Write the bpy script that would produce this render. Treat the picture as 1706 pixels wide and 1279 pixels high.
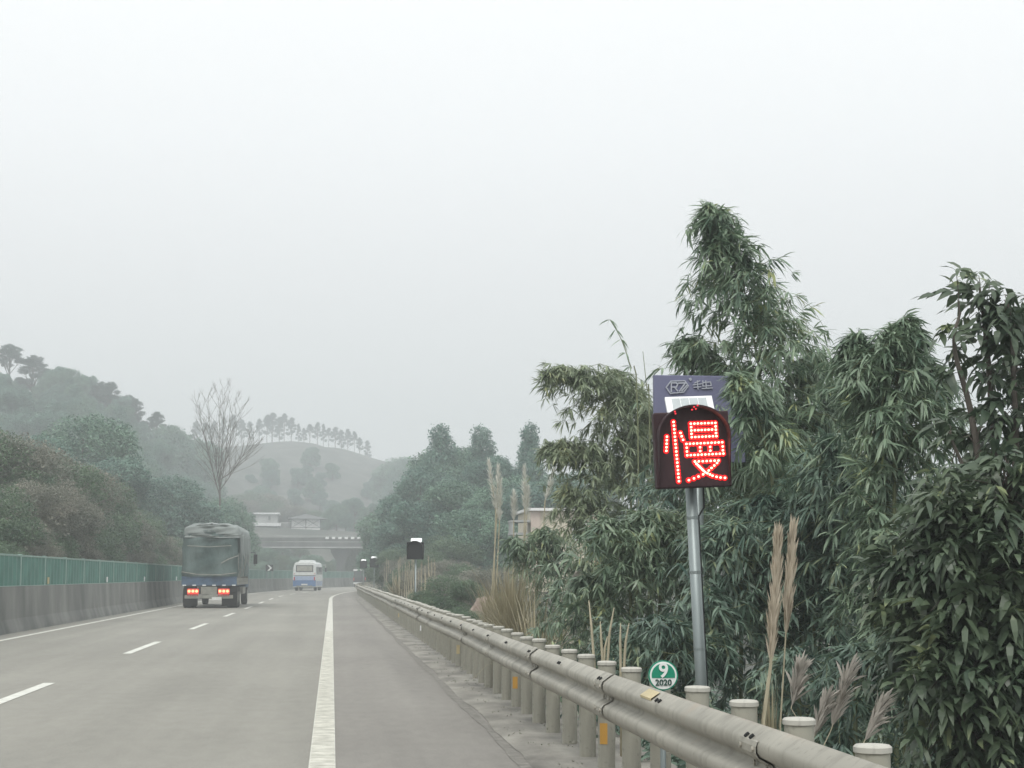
import bpy, math, random
import numpy as np
from mathutils import Vector, Matrix

for o in list(bpy.data.objects):
    bpy.data.objects.remove(o)
scn = bpy.context.scene
col = scn.collection
R = math.radians
rng = np.random.default_rng(7)
random.seed(7)

# ------------------------------------------------------------------ camera
F = 2840.0                       # focal length in photo pixels (photo 1706 x 1279)
PITCH, YAW, EYE = R(6.42), R(5.99), 1.48
cd = bpy.data.cameras.new('camera')
cam = bpy.data.objects.new('camera', cd)
col.objects.link(cam)
cam.location = (0, 0, EYE)
cam.rotation_euler = (math.pi / 2 + PITCH, 0, -YAW)
cd.sensor_width = 36
cd.lens = F / 1706 * 36
cd.clip_start = 0.1
cd.clip_end = 6000
scn.camera = cam

# ------------------------------------------------------------------ sky and sun (bright overcast)
w = bpy.data.worlds.new('World')
scn.world = w
w.use_nodes = True
nt = w.node_tree
nt.nodes.clear()
wo = nt.nodes.new('ShaderNodeOutputWorld')
tc = nt.nodes.new('ShaderNodeTexCoord')
sep = nt.nodes.new('ShaderNodeSeparateXYZ')
ramp = nt.nodes.new('ShaderNodeValToRGB')
cr = ramp.color_ramp
SKY = [(0.0, (.72, .715, .72)), (.10, (.745, .745, .75)), (.17, (.80, .80, .81)), (.25, (.88, .89, .90)),
       (.34, (.93, .94, .94)), (.6, (.9, .92, .92)), (1.0, (.84, .87, .88))]
while len(cr.elements) < len(SKY):
    cr.elements.new(.5)
for e, (p, c) in zip(cr.elements, SKY):
    e.position = p
    e.color = (*c, 1)
bg = nt.nodes.new('ShaderNodeBackground')
bg.inputs[1].default_value = 1.05
nt.links.new(tc.outputs['Generated'], sep.inputs[0])
nt.links.new(sep.outputs[2], ramp.inputs[0])
nt.links.new(ramp.outputs[0], bg.inputs[0])
sky = nt.nodes.new('ShaderNodeTexSky')
sky.sky_type = 'NISHITA'
sky.sun_disc = False
sky.sun_elevation = R(55)
sky.sun_rotation = R(200)
sky.dust_density = 6
bg2 = nt.nodes.new('ShaderNodeBackground')
bg2.inputs[1].default_value = .004
nt.links.new(sky.outputs[0], bg2.inputs[0])
add = nt.nodes.new('ShaderNodeAddShader')
nt.links.new(bg.outputs[0], add.inputs[0])
nt.links.new(bg2.outputs[0], add.inputs[1])
nt.links.new(add.outputs[0], wo.inputs[0])

sd = bpy.data.lights.new('sun', 'SUN')
sd.energy = 1.5
sd.angle = R(22)
sd.color = (1, .97, .92)
sun = bpy.data.objects.new('sun', sd)
col.objects.link(sun)
sun.rotation_euler = (R(35), 0, R(-20))
scn.view_settings.view_transform = 'Standard'
scn.view_settings.look = 'None'
scn.view_settings.exposure = 0.27
scn.view_settings.gamma = 1
if hasattr(scn, 'cycles'):
    scn.cycles.volume_bounces = 2


# ------------------------------------------------------------------ helpers
def U(px):                                       # horizontal tangent X/Y of a photo column
    return math.tan(math.atan((px - 853) / F * math.cos(PITCH)) + YAW)


def at(px, py, Y):                               # world point seen at a photo pixel, at distance Y ahead
    a, b = (px - 853) / F, -(py - 639.5) / F
    sp, cp, sy, cy = math.sin(PITCH), math.cos(PITCH), math.sin(YAW), math.cos(YAW)
    d = Vector((a * cy + sy * cp - b * sy * sp, -a * sy + cy * cp - b * cy * sp, sp + b * cp))
    return Vector((0, 0, EYE)) + d * (Y / d.y)


def smooth(a, b, x):
    t = min(1, max(0, (x - a) / (b - a)))
    return t * t * (3 - 2 * t)


def cx(Y):                                       # the carriageway bends right from 110 m on
    if Y < 110: return 0
    if Y < 420: return (Y - 110) ** 2 / 1460
    return 310 ** 2 / 1460 + (Y - 420) * .4247


def rail_x(Y):
    return 1.85 + max((max(0, Y - 135)) ** 2 / 1200 if Y < 200 else 0, cx(Y) - 1.5)


def tag(o, label=None, cat=None, group=None, kind=None):
    if label: o['label'] = label
    if cat: o['category'] = cat
    if group: o['group'] = group
    if kind: o['kind'] = kind
    return o


def thing(name, label, cat, loc=(0, 0, 0), rz=0, group=None):
    o = bpy.data.objects.new(name, None)
    col.objects.link(o)
    o.location = loc
    o.rotation_euler = (0, 0, rz)
    return tag(o, label, cat, group)


def link(name, me, m, parent=None):
    if m and not me.materials:
        me.materials.append(m)
    o = bpy.data.objects.new(name, me)
    col.objects.link(o)
    if parent: o.parent = parent
    return o


def copy_tree(o, parent=None):
    c = o.copy()
    col.objects.link(c)
    if parent: c.parent = parent
    for ch in list(o.children):
        copy_tree(ch, c)
    return c


class MB:
    def __init__(s):
        s.v, s.f = [], []

    def add(s, vs, fs):
        n = len(s.v)
        s.v += [tuple(v) for v in vs]
        s.f += [tuple(i + n for i in f) for f in fs]
        return s

    def box(s, c, d, rot=None):
        x, y, z = d[0] / 2, d[1] / 2, d[2] / 2
        vs = [Vector((a * x, b * y, e * z)) for a in (-1, 1) for b in (-1, 1) for e in (-1, 1)]
        if rot is not None: vs = [rot @ v for v in vs]
        vs = [v + Vector(c) for v in vs]
        return s.add(vs, [(0, 1, 3, 2), (4, 6, 7, 5), (0, 4, 5, 1), (2, 3, 7, 6), (0, 2, 6, 4), (1, 5, 7, 3)])

    def tube(s, pts, rad, n=8, cap=True):
        pts = [Vector(p) for p in pts]
        if not hasattr(rad, '__len__'): rad = [rad] * len(pts)
        rings = []
        up0 = None
        for i, p in enumerate(pts):
            d = (pts[min(i + 1, len(pts) - 1)] - pts[max(i - 1, 0)])
            d = d.normalized() if d.length > 1e-9 else Vector((0, 0, 1))
            if up0 is None:
                up0 = Vector((1, 0, 0)) if abs(d.x) < .9 else Vector((0, 1, 0))
            a = d.cross(up0).normalized()
            b = d.cross(a)
            up0 = -b if False else up0
            rings.append([p + (a * math.cos(t) + b * math.sin(t)) * rad[i]
                          for t in [2 * math.pi * k / n for k in range(n)]])
        vs = [v for r in rings for v in r]
        fs = []
        for i in range(len(pts) - 1):
            for k in range(n):
                k2 = (k + 1) % n
                fs.append((i * n + k, i * n + k2, (i + 1) * n + k2, (i + 1) * n + k))
        if cap:
            fs.append(tuple(range(n))[::-1])
            fs.append(tuple((len(pts) - 1) * n + k for k in range(n)))
        return s.add(vs, fs)

    def prism(s, poly, y0, y1):                  # poly in x,z extruded along y
        n = len(poly)
        vs = [(x, y0, z) for x, z in poly] + [(x, y1, z) for x, z in poly]
        fs = [tuple(range(n)), tuple(range(2 * n - 1, n - 1, -1))]
        fs += [(i, (i + 1) % n + 0, n + (i + 1) % n, n + i)[::-1] for i in range(n)]
        return s.add(vs, fs)

    def build(s, name, m, parent=None, sm=False, bevel=0):
        me = bpy.data.meshes.new(name)
        me.from_pydata(s.v, [], s.f)
        me.update()
        if sm: me.polygons.foreach_set('use_smooth', [True] * len(me.polygons))
        o = link(name, me, m, parent)
        if bevel:
            b = o.modifiers.new('bevel', 'BEVEL')
            b.width = bevel
            b.segments = 2
            b.limit_method = 'ANGLE'
        return o


def np_mesh(name, V, sizes, idx, sm=False):
    me = bpy.data.meshes.new(name)
    me.vertices.add(len(V))
    me.vertices.foreach_set('co', np.ascontiguousarray(V, dtype=np.float32).ravel())
    me.loops.add(len(idx))
    me.loops.foreach_set('vertex_index', np.ascontiguousarray(idx, dtype=np.int32))
    me.polygons.add(len(sizes))
    st = np.concatenate([[0], np.cumsum(sizes)[:-1]]).astype(np.int32)
    me.polygons.foreach_set('loop_start', st)
    me.update(calc_edges=True)
    me.polygons.foreach_set('use_smooth', [sm] * len(sizes))
    return me


def stamp(name, tpls, choice, M, L, sm=False):
    """bake copies of small leaf templates: M (k,3,3), L (k,3)"""
    Vs, Ss, Is, off = [], [], [], 0
    for t, (tv, ts, ti) in enumerate(tpls):
        sel = np.where(choice == t)[0]
        if not len(sel): continue
        v = np.einsum('kij,nj->kni', M[sel], tv) + L[sel][:, None, :]
        k, n = len(sel), len(tv)
        Vs.append(v.reshape(-1, 3))
        Ss.append(np.tile(ts, k))
        Is.append((ti[None, :] + (np.arange(k) * n)[:, None] + off).ravel())
        off += k * n
    return np_mesh(name, np.concatenate(Vs), np.concatenate(Ss), np.concatenate(Is), sm)


def leaf(vs, fs, base, d, side, length, width, droop):
    """one bent lance-shaped leaf: 4 stations"""
    d = np.array(d, float); d /= np.linalg.norm(d)
    side = np.array(side, float); side -= d * side.dot(d); side /= np.linalg.norm(side)
    n0 = len(vs)
    base = np.array(base, float)
    g = np.array([0, 0, -1.0])
    p1 = base + d * length * .3 + g * droop * length * .06
    p2 = base + d * length * .65 + g * droop * length * .26
    p3 = base + d * length * .97 + g * droop * length * .6
    vs += [base, p1 - side * width * .5, p1 + side * width * .5, p2 - side * width * .42, p2 + side * width * .42, p3]
    fs += [(n0, n0 + 1, n0 + 2), (n0 + 1, n0 + 3, n0 + 4, n0 + 2), (n0 + 3, n0 + 5, n0 + 4)]


def tpl(vs, fs):
    return (np.array(vs, float), np.array([len(f) for f in fs]), np.array([i for f in fs for i in f]))


def fan_tpl(seed, nl=9, length=.24, width=.030):
    r = np.random.default_rng(seed)
    vs, fs = [], []
    for i in range(nl):
        az = R(r.uniform(-85, 85))
        el = R(r.uniform(-52, 24))
        d = (math.cos(az) * math.cos(el), math.sin(az) * math.cos(el), math.sin(el))
        sd_ = (-math.sin(az), math.cos(az), r.uniform(-.5, .5))
        b = (r.uniform(-.05, .03), r.uniform(-.03, .03), r.uniform(-.02, .02))
        leaf(vs, fs, b, d, sd_, length * r.uniform(.65, 1.1), width * r.uniform(.8, 1.15), r.uniform(.15, .8))
    return tpl(vs, fs)


def spray_tpl(seed, nl=9, length=.17, width=.05, twig=.4):
    """drooping twig with alternate broad leaves"""
    r = np.random.default_rng(seed)
    vs, fs = [], []
    for i in range(nl):
        t = (i + 1) / nl
        b = (twig * t, 0, .06 * math.sin(t * 3) - .12 * t * t)
        s = 1 if i % 2 else -1
        az = R(s * r.uniform(35, 80)) if i < nl - 1 else 0
        el = R(r.uniform(-35, 15))
        d = (math.cos(az) * math.cos(el), math.sin(az) * math.cos(el), math.sin(el))
        leaf(vs, fs, b, d, (-math.sin(az), math.cos(az), r.uniform(-.4, .4)), length * r.uniform(.7, 1.15), width * r.uniform(.8, 1.2), r.uniform(.9, 2.0))
    return tpl(vs, fs)


def clump_tpl(seed, n=12, rad=.55, size=.3, flat=.6):
    r = np.random.default_rng(seed)
    vs, fs = [], []
    for i in range(n):
        c = r.normal(0, .5, 3) * rad * np.array([1, 1, flat])
        d = r.normal(0, 1, 3); d[2] *= .45
        leaf(vs, fs, c, d, r.normal(0, 1, 3), size * r.uniform(.6, 1.3), size * r.uniform(.3, .5), .6)
    return tpl(vs, fs)


def tuft_tpl(seed, n=26, length=.7, width=.07, up=.2):
    """needle tuft / twig burst"""
    r = np.random.default_rng(seed)
    vs, fs = [], []
    for i in range(n):
        d = r.normal(0, 1, 3); d[2] = abs(d[2]) * .7 + up - .25
        leaf(vs, fs, r.normal(0, .1, 3), d, r.normal(0, 1, 3), length * r.uniform(.5, 1), width, .1)
    return tpl(vs, fs)


FANS = [fan_tpl(i) for i in range(8)]
SPRAYS = [spray_tpl(i) for i in range(8)]
SPR2 = [spray_tpl(i + 50, 7, .155, .062, .2) for i in range(8)]
CLUMPS = [clump_tpl(i) for i in range(6)]
TUFTS = [tuft_tpl(i) for i in range(6)]
TWIGS = [tuft_tpl(i + 20, 12, 1.0, .022, .4) for i in range(5)]


def rotz(a):
    c, s = np.cos(a), np.sin(a)
    z, o = np.zeros_like(a), np.ones_like(a)
    return np.stack([np.stack([c, -s, z], -1), np.stack([s, c, z], -1), np.stack([z, z, o], -1)], -2)


def roty(a):
    c, s = np.cos(a), np.sin(a)
    z, o = np.zeros_like(a), np.ones_like(a)
    return np.stack([np.stack([c, z, s], -1), np.stack([z, o, z], -1), np.stack([-s, z, c], -1)], -2)


# ------------------------------------------------------------------ materials
def _nt(name):
    m = bpy.data.materials.new(name)
    m.use_nodes = True
    t = m.node_tree
    return m, t, t.nodes['Principled BSDF']


def mat(name, c, rough=.7, metal=0, var=.18, scale=3, c2=None, bump=0, bscale=None, stretch=(1, 1, 1), spec=.3, detail=6, lo=.3, hi=.7):
    m, t, p = _nt(name)
    N, Lk = t.nodes, t.links
    tc = N.new('ShaderNodeTexCoord'); mp = N.new('ShaderNodeMapping')
    mp.inputs['Scale'].default_value = stretch
    Lk.new(tc.outputs['Object'], mp.inputs[0])
    n = N.new('ShaderNodeTexNoise'); n.inputs['Scale'].default_value = scale; n.inputs['Detail'].default_value = detail
    Lk.new(mp.outputs[0], n.inputs[0])
    r = N.new('ShaderNodeValToRGB')
    a = tuple(x * (1 - var) for x in c)
    b = c2 if c2 else tuple(min(1, x * (1 + var)) for x in c)
    r.color_ramp.elements[0].color = (*a, 1); r.color_ramp.elements[1].color = (*b, 1)
    r.color_ramp.elements[0].position = lo; r.color_ramp.elements[1].position = hi
    Lk.new(n.outputs[0], r.inputs[0]); Lk.new(r.outputs[0], p.inputs['Base Color'])
    p.inputs['Roughness'].default_value = rough
    p.inputs['Metallic'].default_value = metal
    p.inputs['Specular IOR Level'].default_value = spec
    if bump:
        n2 = N.new('ShaderNodeTexNoise'); n2.inputs['Scale'].default_value = bscale or scale * 4; n2.inputs['Detail'].default_value = 8
        Lk.new(mp.outputs[0], n2.inputs[0])
        bp = N.new('ShaderNodeBump'); bp.inputs['Strength'].default_value = bump; bp.inputs['Distance'].default_value = .02
        Lk.new(n2.outputs[0], bp.inputs['Height']); Lk.new(bp.outputs[0], p.inputs['Normal'])
    return m


def leafmat(name, c1, c2, c3=None, trans=.25, nscale=.7, rough=.42):
    m, t, p = _nt(name)
    N, Lk = t.nodes, t.links
    g = N.new('ShaderNodeNewGeometry')
    r = N.new('ShaderNodeValToRGB')
    r.color_ramp.elements[0].color = (*c1, 1); r.color_ramp.elements[1].color = (*c2, 1)
    if c3:
        e = r.color_ramp.elements.new(.93); e.color = (*c2, 1)
        r.color_ramp.elements[-1].color = (*c3, 1)
    tc = N.new('ShaderNodeTexCoord')
    n = N.new('ShaderNodeTexNoise'); n.inputs['Scale'].default_value = nscale; n.inputs['Detail'].default_value = 3
    Lk.new(tc.outputs['Object'], n.inputs[0])
    mx = N.new('ShaderNodeMath'); mx.operation = 'MULTIPLY_ADD'
    mx.inputs[1].default_value = .55
    Lk.new(g.outputs['Random Per Island'], mx.inputs[0])
    ms = N.new('ShaderNodeMath'); ms.operation = 'MULTIPLY_ADD'; ms.inputs[1].default_value = 2.2; ms.inputs[2].default_value = -.85
    Lk.new(n.outputs[0], ms.inputs[0]); Lk.new(ms.outputs[0], mx.inputs[2])
    Lk.new(mx.outputs[0], r.inputs[0]); Lk.new(r.outputs[0], p.inputs['Base Color'])
    p.inputs['Roughness'].default_value = rough
    p.inputs['Specular IOR Level'].default_value = .55
    if trans:
        tr = N.new('ShaderNodeBsdfTranslucent'); Lk.new(r.outputs[0], tr.inputs[0])
        mix = N.new('ShaderNodeMixShader'); mix.inputs[0].default_value = trans
        Lk.new(p.outputs[0], mix.inputs[1]); Lk.new(tr.outputs[0], mix.inputs[2])
        Lk.new(mix.outputs[0], t.nodes['Material Output'].inputs[0])
    return m


def emit(name, c, s):
    m, t, p = _nt(name)
    p.inputs['Base Color'].default_value = (*[min(1, x) * .5 for x in c], 1)
    p.inputs['Emission Color'].default_value = (*c, 1)
    p.inputs['Emission Strength'].default_value = s
    return m


M = {}
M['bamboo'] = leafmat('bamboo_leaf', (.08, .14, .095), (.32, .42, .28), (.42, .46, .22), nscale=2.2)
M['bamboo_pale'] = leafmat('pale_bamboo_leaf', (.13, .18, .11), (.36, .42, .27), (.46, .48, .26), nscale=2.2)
M['bamboo_shade'] = leafmat('shade_toned_bamboo_leaf', (.04, .085, .068), (.21, .30, .22), (.32, .38, .22), nscale=2.2)  # leaf colour lowered to stand in for shade inside the clumps
M['broad'] = leafmat('broad_leaf', (.04, .07, .045), (.125, .17, .10), (.28, .33, .17), rough=.4, nscale=1.8)
M['tree'] = leafmat('tree_leaf', (.035, .10, .07), (.20, .34, .23), nscale=.9, trans=.15)
M['tree_blue'] = leafmat('blue_green_leaf', (.035, .10, .08), (.16, .29, .22), nscale=.8, trans=.15)
M['pine'] = leafmat('pine_needle', (.025, .06, .05), (.08, .13, .105), nscale=.3, trans=.1)
M['brown'] = leafmat('dry_leaf', (.095, .115, .085), (.27, .265, .21), (.40, .36, .30), nscale=.6, trans=.15)
M['shrub'] = leafmat('shrub_leaf', (.05, .10, .06), (.16, .24, .135), nscale=1.0)
M['straw'] = leafmat('straw_blade', (.27, .24, .15), (.5, .45, .31), nscale=1, trans=.2)
M['plume'] = leafmat('plume_hair', (.36, .31, .23), (.62, .55, .44), nscale=3, trans=.2, rough=.9)
M['plume_pale'] = leafmat('pale_plume_hair', (.6, .6, .55), (.82, .82, .76), nscale=3, trans=.2, rough=.9)
M['plume_grey'] = leafmat('grey_plume_hair', (.27, .25, .22), (.46, .43, .38), nscale=3, trans=.2, rough=.9)
M['cane'] = mat('cane', (.17, .19, .10), .5, scale=5)
M['stem_dry'] = mat('dry_stem', (.42, .38, .27), .7, scale=6)
M['bark'] = mat('bark', (.12, .105, .09), .9, scale=6, bump=.4)
M['barkpale'] = mat('pale_bark', (.2, .18, .17), .9, scale=6, bump=.3)
M['metal'] = mat('galvanised_rail', (.40, .385, .325), .5, .25, var=.3, scale=2.5, c2=(.52, .49, .41), bump=.08, stretch=(1, .25, 1))
M['post'] = mat('grey_post_paint', (.40, .395, .335), .6, .1, var=.22, scale=5, bump=.12)
M['cap'] = mat('pale_post_cap', (.56, .535, .45), .55, .1, var=.14, scale=9)
M['steel'] = mat('steel_pole', (.27, .31, .31), .45, .5, scale=3, stretch=(1, 1, .2))
M['black'] = mat('black_metal', (.018, .019, .021), .45, .2, scale=4)
M['maroon'] = mat('glow_tinted_face', (.035, .014, .018), .55, scale=8)  # dark base tinted red for the LED glow on the panel
M['white'] = mat('white_paint', (.75, .76, .76), .5, var=.06, scale=2)
M['frame'] = mat('aluminium_frame', (.85, .86, .87), .35, .2, var=.04)
M['cell'] = mat('sky_toned_cell', (.52, .56, .57), .2, .2, var=.1, scale=14, spec=.8)  # pale base colour stands for sky reflected in the cells
M['green'] = mat('green_panel', (.075, .19, .155), .5, var=.2, scale=1.5, bump=.1)
M['grpost'] = mat('pale_green_post', (.25, .36, .32), .5)
M['yellow'] = mat('amber_reflector', (.62, .34, .07), .4, var=.1)
M['dullyellow'] = mat('faded_yellow_reflector', (.5, .42, .24), .5)
M['whiter'] = mat('white_reflector', (.85, .87, .85), .4)
M['signgreen'] = mat('sign_green', (.01, .25, .15), .45, var=.08)
M['signwhite'] = mat('sign_white', (.78, .8, .78), .45, var=.05)
M['ink'] = mat('dark_green_ink', (.01, .06, .045), .5)
M['bboard'] = mat('purple_grey_board', (.16, .165, .26), .55, var=.08, scale=1)
M['bink'] = mat('pale_board_lettering', (.42, .44, .5), .5, var=.06)
M['concrete'] = mat('concrete', (.30, .295, .275), .9, var=.25, scale=1.2, bump=.2, bscale=12)
M['pier'] = mat('weathered_concrete', (.16, .17, .165), .9, var=.3, scale=.5, bump=.1)
M['deckc'] = mat('deck_concrete', (.08, .085, .085), .9, var=.35, scale=.5, c2=(.16, .16, .155), stretch=(1, 1, .4))
M['tyre'] = mat('tyre', (.022, .022, .022), .85)
M['tarp'] = mat('green_tarpaulin', (.045, .095, .088), .75, var=.35, scale=1.1, c2=(.15, .20, .19), bump=1.0, bscale=2.2, stretch=(1, 1, .5), detail=9)
M['tarp'].node_tree.nodes['Bump'].inputs['Distance'].default_value = .12
M['tarptop'] = mat('dusty_tarpaulin', (.27, .30, .29), .75, var=.25, scale=1.0, bump=.3, bscale=3)
M['blue'] = mat('blue_truck_paint', (.07, .12, .19), .6, var=.3, scale=3)
M['dirtygrey'] = mat('dusty_metal', (.25, .25, .22), .8, var=.25, scale=4)
M['darkgap'] = mat('dark_underbody', (.02, .022, .022), .9)
M['red'] = mat('red_lens', (.45, .01, .01), .3)
M['redlit'] = emit('lit_red_lens', (1, .05, .03), .55)
M['lampcore'] = emit('lit_tail_lamp', (1, .5, .22), 1.7)
M['buswhite'] = mat('bus_white', (.72, .74, .73), .35, var=.05)
M['busblue'] = mat('bus_blue', (.08, .17, .36), .35, var=.08)
M['buslight'] = mat('bus_pale_blue', (.34, .42, .58), .35, var=.05)
M['glass'] = mat('vehicle_glass', (.06, .07, .07), .08, spec=.8)
M['glasspale'] = mat('pale_rear_glass', (.38, .37, .33), .12, spec=.8, var=.2, scale=2)
M['plate'] = mat('number_plate', (.7, .71, .68), .5, var=.05)
M['housepink'] = mat('peach_wall', (.62, .52, .45), .8, var=.08, scale=2)
M['housecream'] = mat('cream_wall', (.66, .60, .48), .8, var=.08, scale=2)
M['orange'] = mat('orange_trim', (.6, .42, .28), .7)
M['farwhite'] = mat('whitewash', (.8, .8, .79), .8, var=.12, scale=.6)
M['fargrey'] = mat('old_grey_wall', (.33, .34, .33), .85, var=.3, scale=.6)
M['roofgrey'] = mat('grey_roof', (.12, .125, .125), .8, var=.2)
M['led'] = emit('led_lens', (1, .40, .26), 4.5)
M['ledglow'] = emit('led_red_glow', (1, .004, .01), 1.0)  # emissive colour for the red halo round each LED
M['ledreflect'] = emit('led_reflection_dim', (1, .03, .05), .8)

# asphalt: aggregate speckle, long wear bands, patches
def asphalt(name, base, k=1.0):
    m, t, p = _nt(name)
    N, Lk = t.nodes, t.links
    tc = N.new('ShaderNodeTexCoord')
    def noise(sc, st, det):
        mp = N.new('ShaderNodeMapping'); mp.inputs['Scale'].default_value = st
        Lk.new(tc.outputs['Object'], mp.inputs[0])
        n = N.new('ShaderNodeTexNoise'); n.inputs['Scale'].default_value = sc; n.inputs['Detail'].default_value = det
        Lk.new(mp.outputs[0], n.inputs[0]); return n.outputs[0]
    a = noise(1.0, (1.3, .03, 1), 4)
    b = noise(.35, (1, .4, 1), 6)
    c = noise(45, (1, 1, 1), 5)
    d_ = noise(7, (1, .35, 1), 8)
    s1 = N.new('ShaderNodeMath'); s1.operation = 'ADD'; Lk.new(a, s1.inputs[0]); Lk.new(b, s1.inputs[1])
    s0 = N.new('ShaderNodeMath'); s0.operation = 'MULTIPLY_ADD'; s0.inputs[1].default_value = .55; s0.inputs[2].default_value = -.27
    Lk.new(d_, s0.inputs[0])
    s3 = N.new('ShaderNodeMath'); s3.operation = 'ADD'; Lk.new(s1.outputs[0], s3.inputs[0]); Lk.new(s0.outputs[0], s3.inputs[1])
    s2 = N.new('ShaderNodeMath'); s2.operation = 'MULTIPLY_ADD'; s2.inputs[1].default_value = 1.0
    Lk.new(c, s2.inputs[0]); Lk.new(s3.outputs[0], s2.inputs[2])
    mr = N.new('ShaderNodeMapRange'); mr.inputs[1].default_value = 1.1; mr.inputs[2].default_value = 1.9
    Lk.new(s2.outputs[0], mr.inputs[0])
    r = N.new('ShaderNodeValToRGB')
    r.color_ramp.elements[0].color = (*[x * (1 - .2 * k) for x in base], 1)
    r.color_ramp.elements[1].color = (*[x * (1 + .2 * k) for x in base], 1)
    Lk.new(mr.outputs[0], r.inputs[0]); Lk.new(r.outputs[0], p.inputs['Base Color'])
    p.inputs['Roughness'].default_value = .85
    bp = N.new('ShaderNodeBump'); bp.inputs['Strength'].default_value = .35; bp.inputs['Distance'].default_value = .006
    Lk.new(c, bp.inputs['Height']); Lk.new(bp.outputs[0], p.inputs['Normal'])
    return m

M['road'] = asphalt('worn_asphalt', (.262, .253, .222))
M['shoulder'] = asphalt('shoulder_asphalt', (.235, .222, .20), 1.2)
M['verge'] = mat('verge_concrete', (.22, .21, .19), .95, var=.35, scale=2.2, c2=(.36, .345, .305), bump=.5, bscale=25, stretch=(1, .5, 1))
M['seam'] = mat('dirt_seam', (.215, .205, .185), .95, var=.25, scale=8, bump=.5)
M['paint'] = mat('road_paint', (.66, .66, .60), .7, var=.12, scale=5, c2=(.76, .76, .70), detail=10)
M['paintsolid'] = mat('worn_edge_paint', (.56, .555, .49), .7, var=.2, scale=6, c2=(.74, .73, .66), detail=10)
M['soil'] = mat('terrain_soil', (.085, .10, .085), .95, var=.4, scale=.15, c2=(.15, .15, .135), bump=.5, bscale=2)
M['pinksoil'] = mat('pink_earth', (.30, .225, .19), .95, var=.3, scale=2, c2=(.42, .33, .28), bump=.6, bscale=6)

def weathered(name, base, dirt, rust, rough=.55, metal=.2):
    m, t, p = _nt(name)
    N, Lk = t.nodes, t.links
    tc = N.new('ShaderNodeTexCoord')
    def noise(sc, st, det=8):
        mp = N.new('ShaderNodeMapping'); mp.inputs['Scale'].default_value = st
        Lk.new(tc.outputs['Object'], mp.inputs[0])
        n = N.new('ShaderNodeTexNoise'); n.inputs['Scale'].default_value = sc; n.inputs['Detail'].default_value = det
        Lk.new(mp.outputs[0], n.inputs[0]); return n.outputs[0]
    def mixin(prev, c2, fac, lo, hi, mx):
        mr = N.new('ShaderNodeMapRange'); mr.inputs[1].default_value = lo; mr.inputs[2].default_value = hi; mr.inputs[4].default_value = mx
        Lk.new(fac, mr.inputs[0])
        mix = N.new('ShaderNodeMix'); mix.data_type = 'RGBA'
        Lk.new(mr.outputs[0], mix.inputs[0])
        if isinstance(prev, tuple): mix.inputs[6].default_value = (*prev, 1)
        else: Lk.new(prev, mix.inputs[6])
        mix.inputs[7].default_value = (*c2, 1)
        return mix.outputs[2]
    c = mixin(base, tuple(x * 1.25 for x in base), noise(1.3, (1, 1, 1)), .4, .65, 1)
    c = mixin(c, dirt, noise(5, (1, 1.6, .25)), .5, .72, .75)
    c = mixin(c, dirt, noise(22, (1, 1, 1)), .58, .7, .5)
    c = mixin(c, rust, noise(2.2, (1, 1, .5)), .62, .72, .45)
    Lk.new(c, p.inputs['Base Color'])
    p.inputs['Roughness'].default_value = rough; p.inputs['Metallic'].default_value = metal
    bp = N.new('ShaderNodeBump'); bp.inputs['Strength'].default_value = .12; bp.inputs['Distance'].default_value = .01
    Lk.new(noise(9, (1, 1, 1)), bp.inputs['Height']); Lk.new(bp.outputs[0], p.inputs['Normal'])
    return m
M['metal'] = weathered('weathered_rail', (.35, .335, .285), (.22, .21, .175), (.38, .29, .21))
M['post'] = weathered('weathered_post', (.34, .33, .275), (.19, .185, .155), (.27, .23, .18), .7, .05)
M['cap'] = weathered('weathered_cap', (.46, .45, .40), (.3, .29, .26), (.36, .32, .26), .7, .0)

# wall with vertical stains
M['wall'] = mat('stained_concrete', (.155, .165, .155), .9, var=.3, scale=.8, c2=(.25, .25, .235), bump=.05, bscale=8, stretch=(1, 1, .45), detail=12)


# ------------------------------------------------------------------ terrain
RID = [(-400, 560), (-100, 650), (0, 672), (60, 690), (120, 700), (180, 728), (240, 752), (310, 758), (360, 750), (420, 742), (480, 741),
       (520, 742), (570, 752), (620, 771), (690, 790), (780, 800), (900, 815), (1100, 830), (1400, 845), (1706, 850), (2400, 860)]
RU = [U(a) for a, b in RID]
RS = [(959 - b) / F for a, b in RID]


def ridge_d(u):
    return 330 + 230 * smooth(U(230), U(330), u)


def terrain(X, Y):
    s = X - cx(Y)
    z = -.06
    Lf = -10.2 - s
    if Lf > 0:
        wv = 1 - .85 * smooth(185, 215, Y)
        z += wv * min(.30 * Lf, 9 + .06 * Lf) + 8.6 * smooth(262, 292, Y) * smooth(0, 6, Lf)
    if s > 2.5:
        z += -1.3 * smooth(2.5, 6, s) * (1 - smooth(60, 90, Y)) + 4.5 * smooth(110, 150, Y) * smooth(3.5, 13, s)
        z += 1.6 * smooth(9, 16, s) * (1 - smooth(90, 120, Y))
    if Y > 100:
        u = X / Y
        D = ridge_d(u)
        H = np.interp(u, RU, RS) * D * math.sqrt(1 + u * u) + EYE
        hz = H * smooth(D * .55, D, Y) * (1 - .4 * smooth(D, D * 1.8, Y)) * smooth(9, 40, abs(s + 3))
        if hz - .06 > z:
            z = hz - .06
    return z


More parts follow.
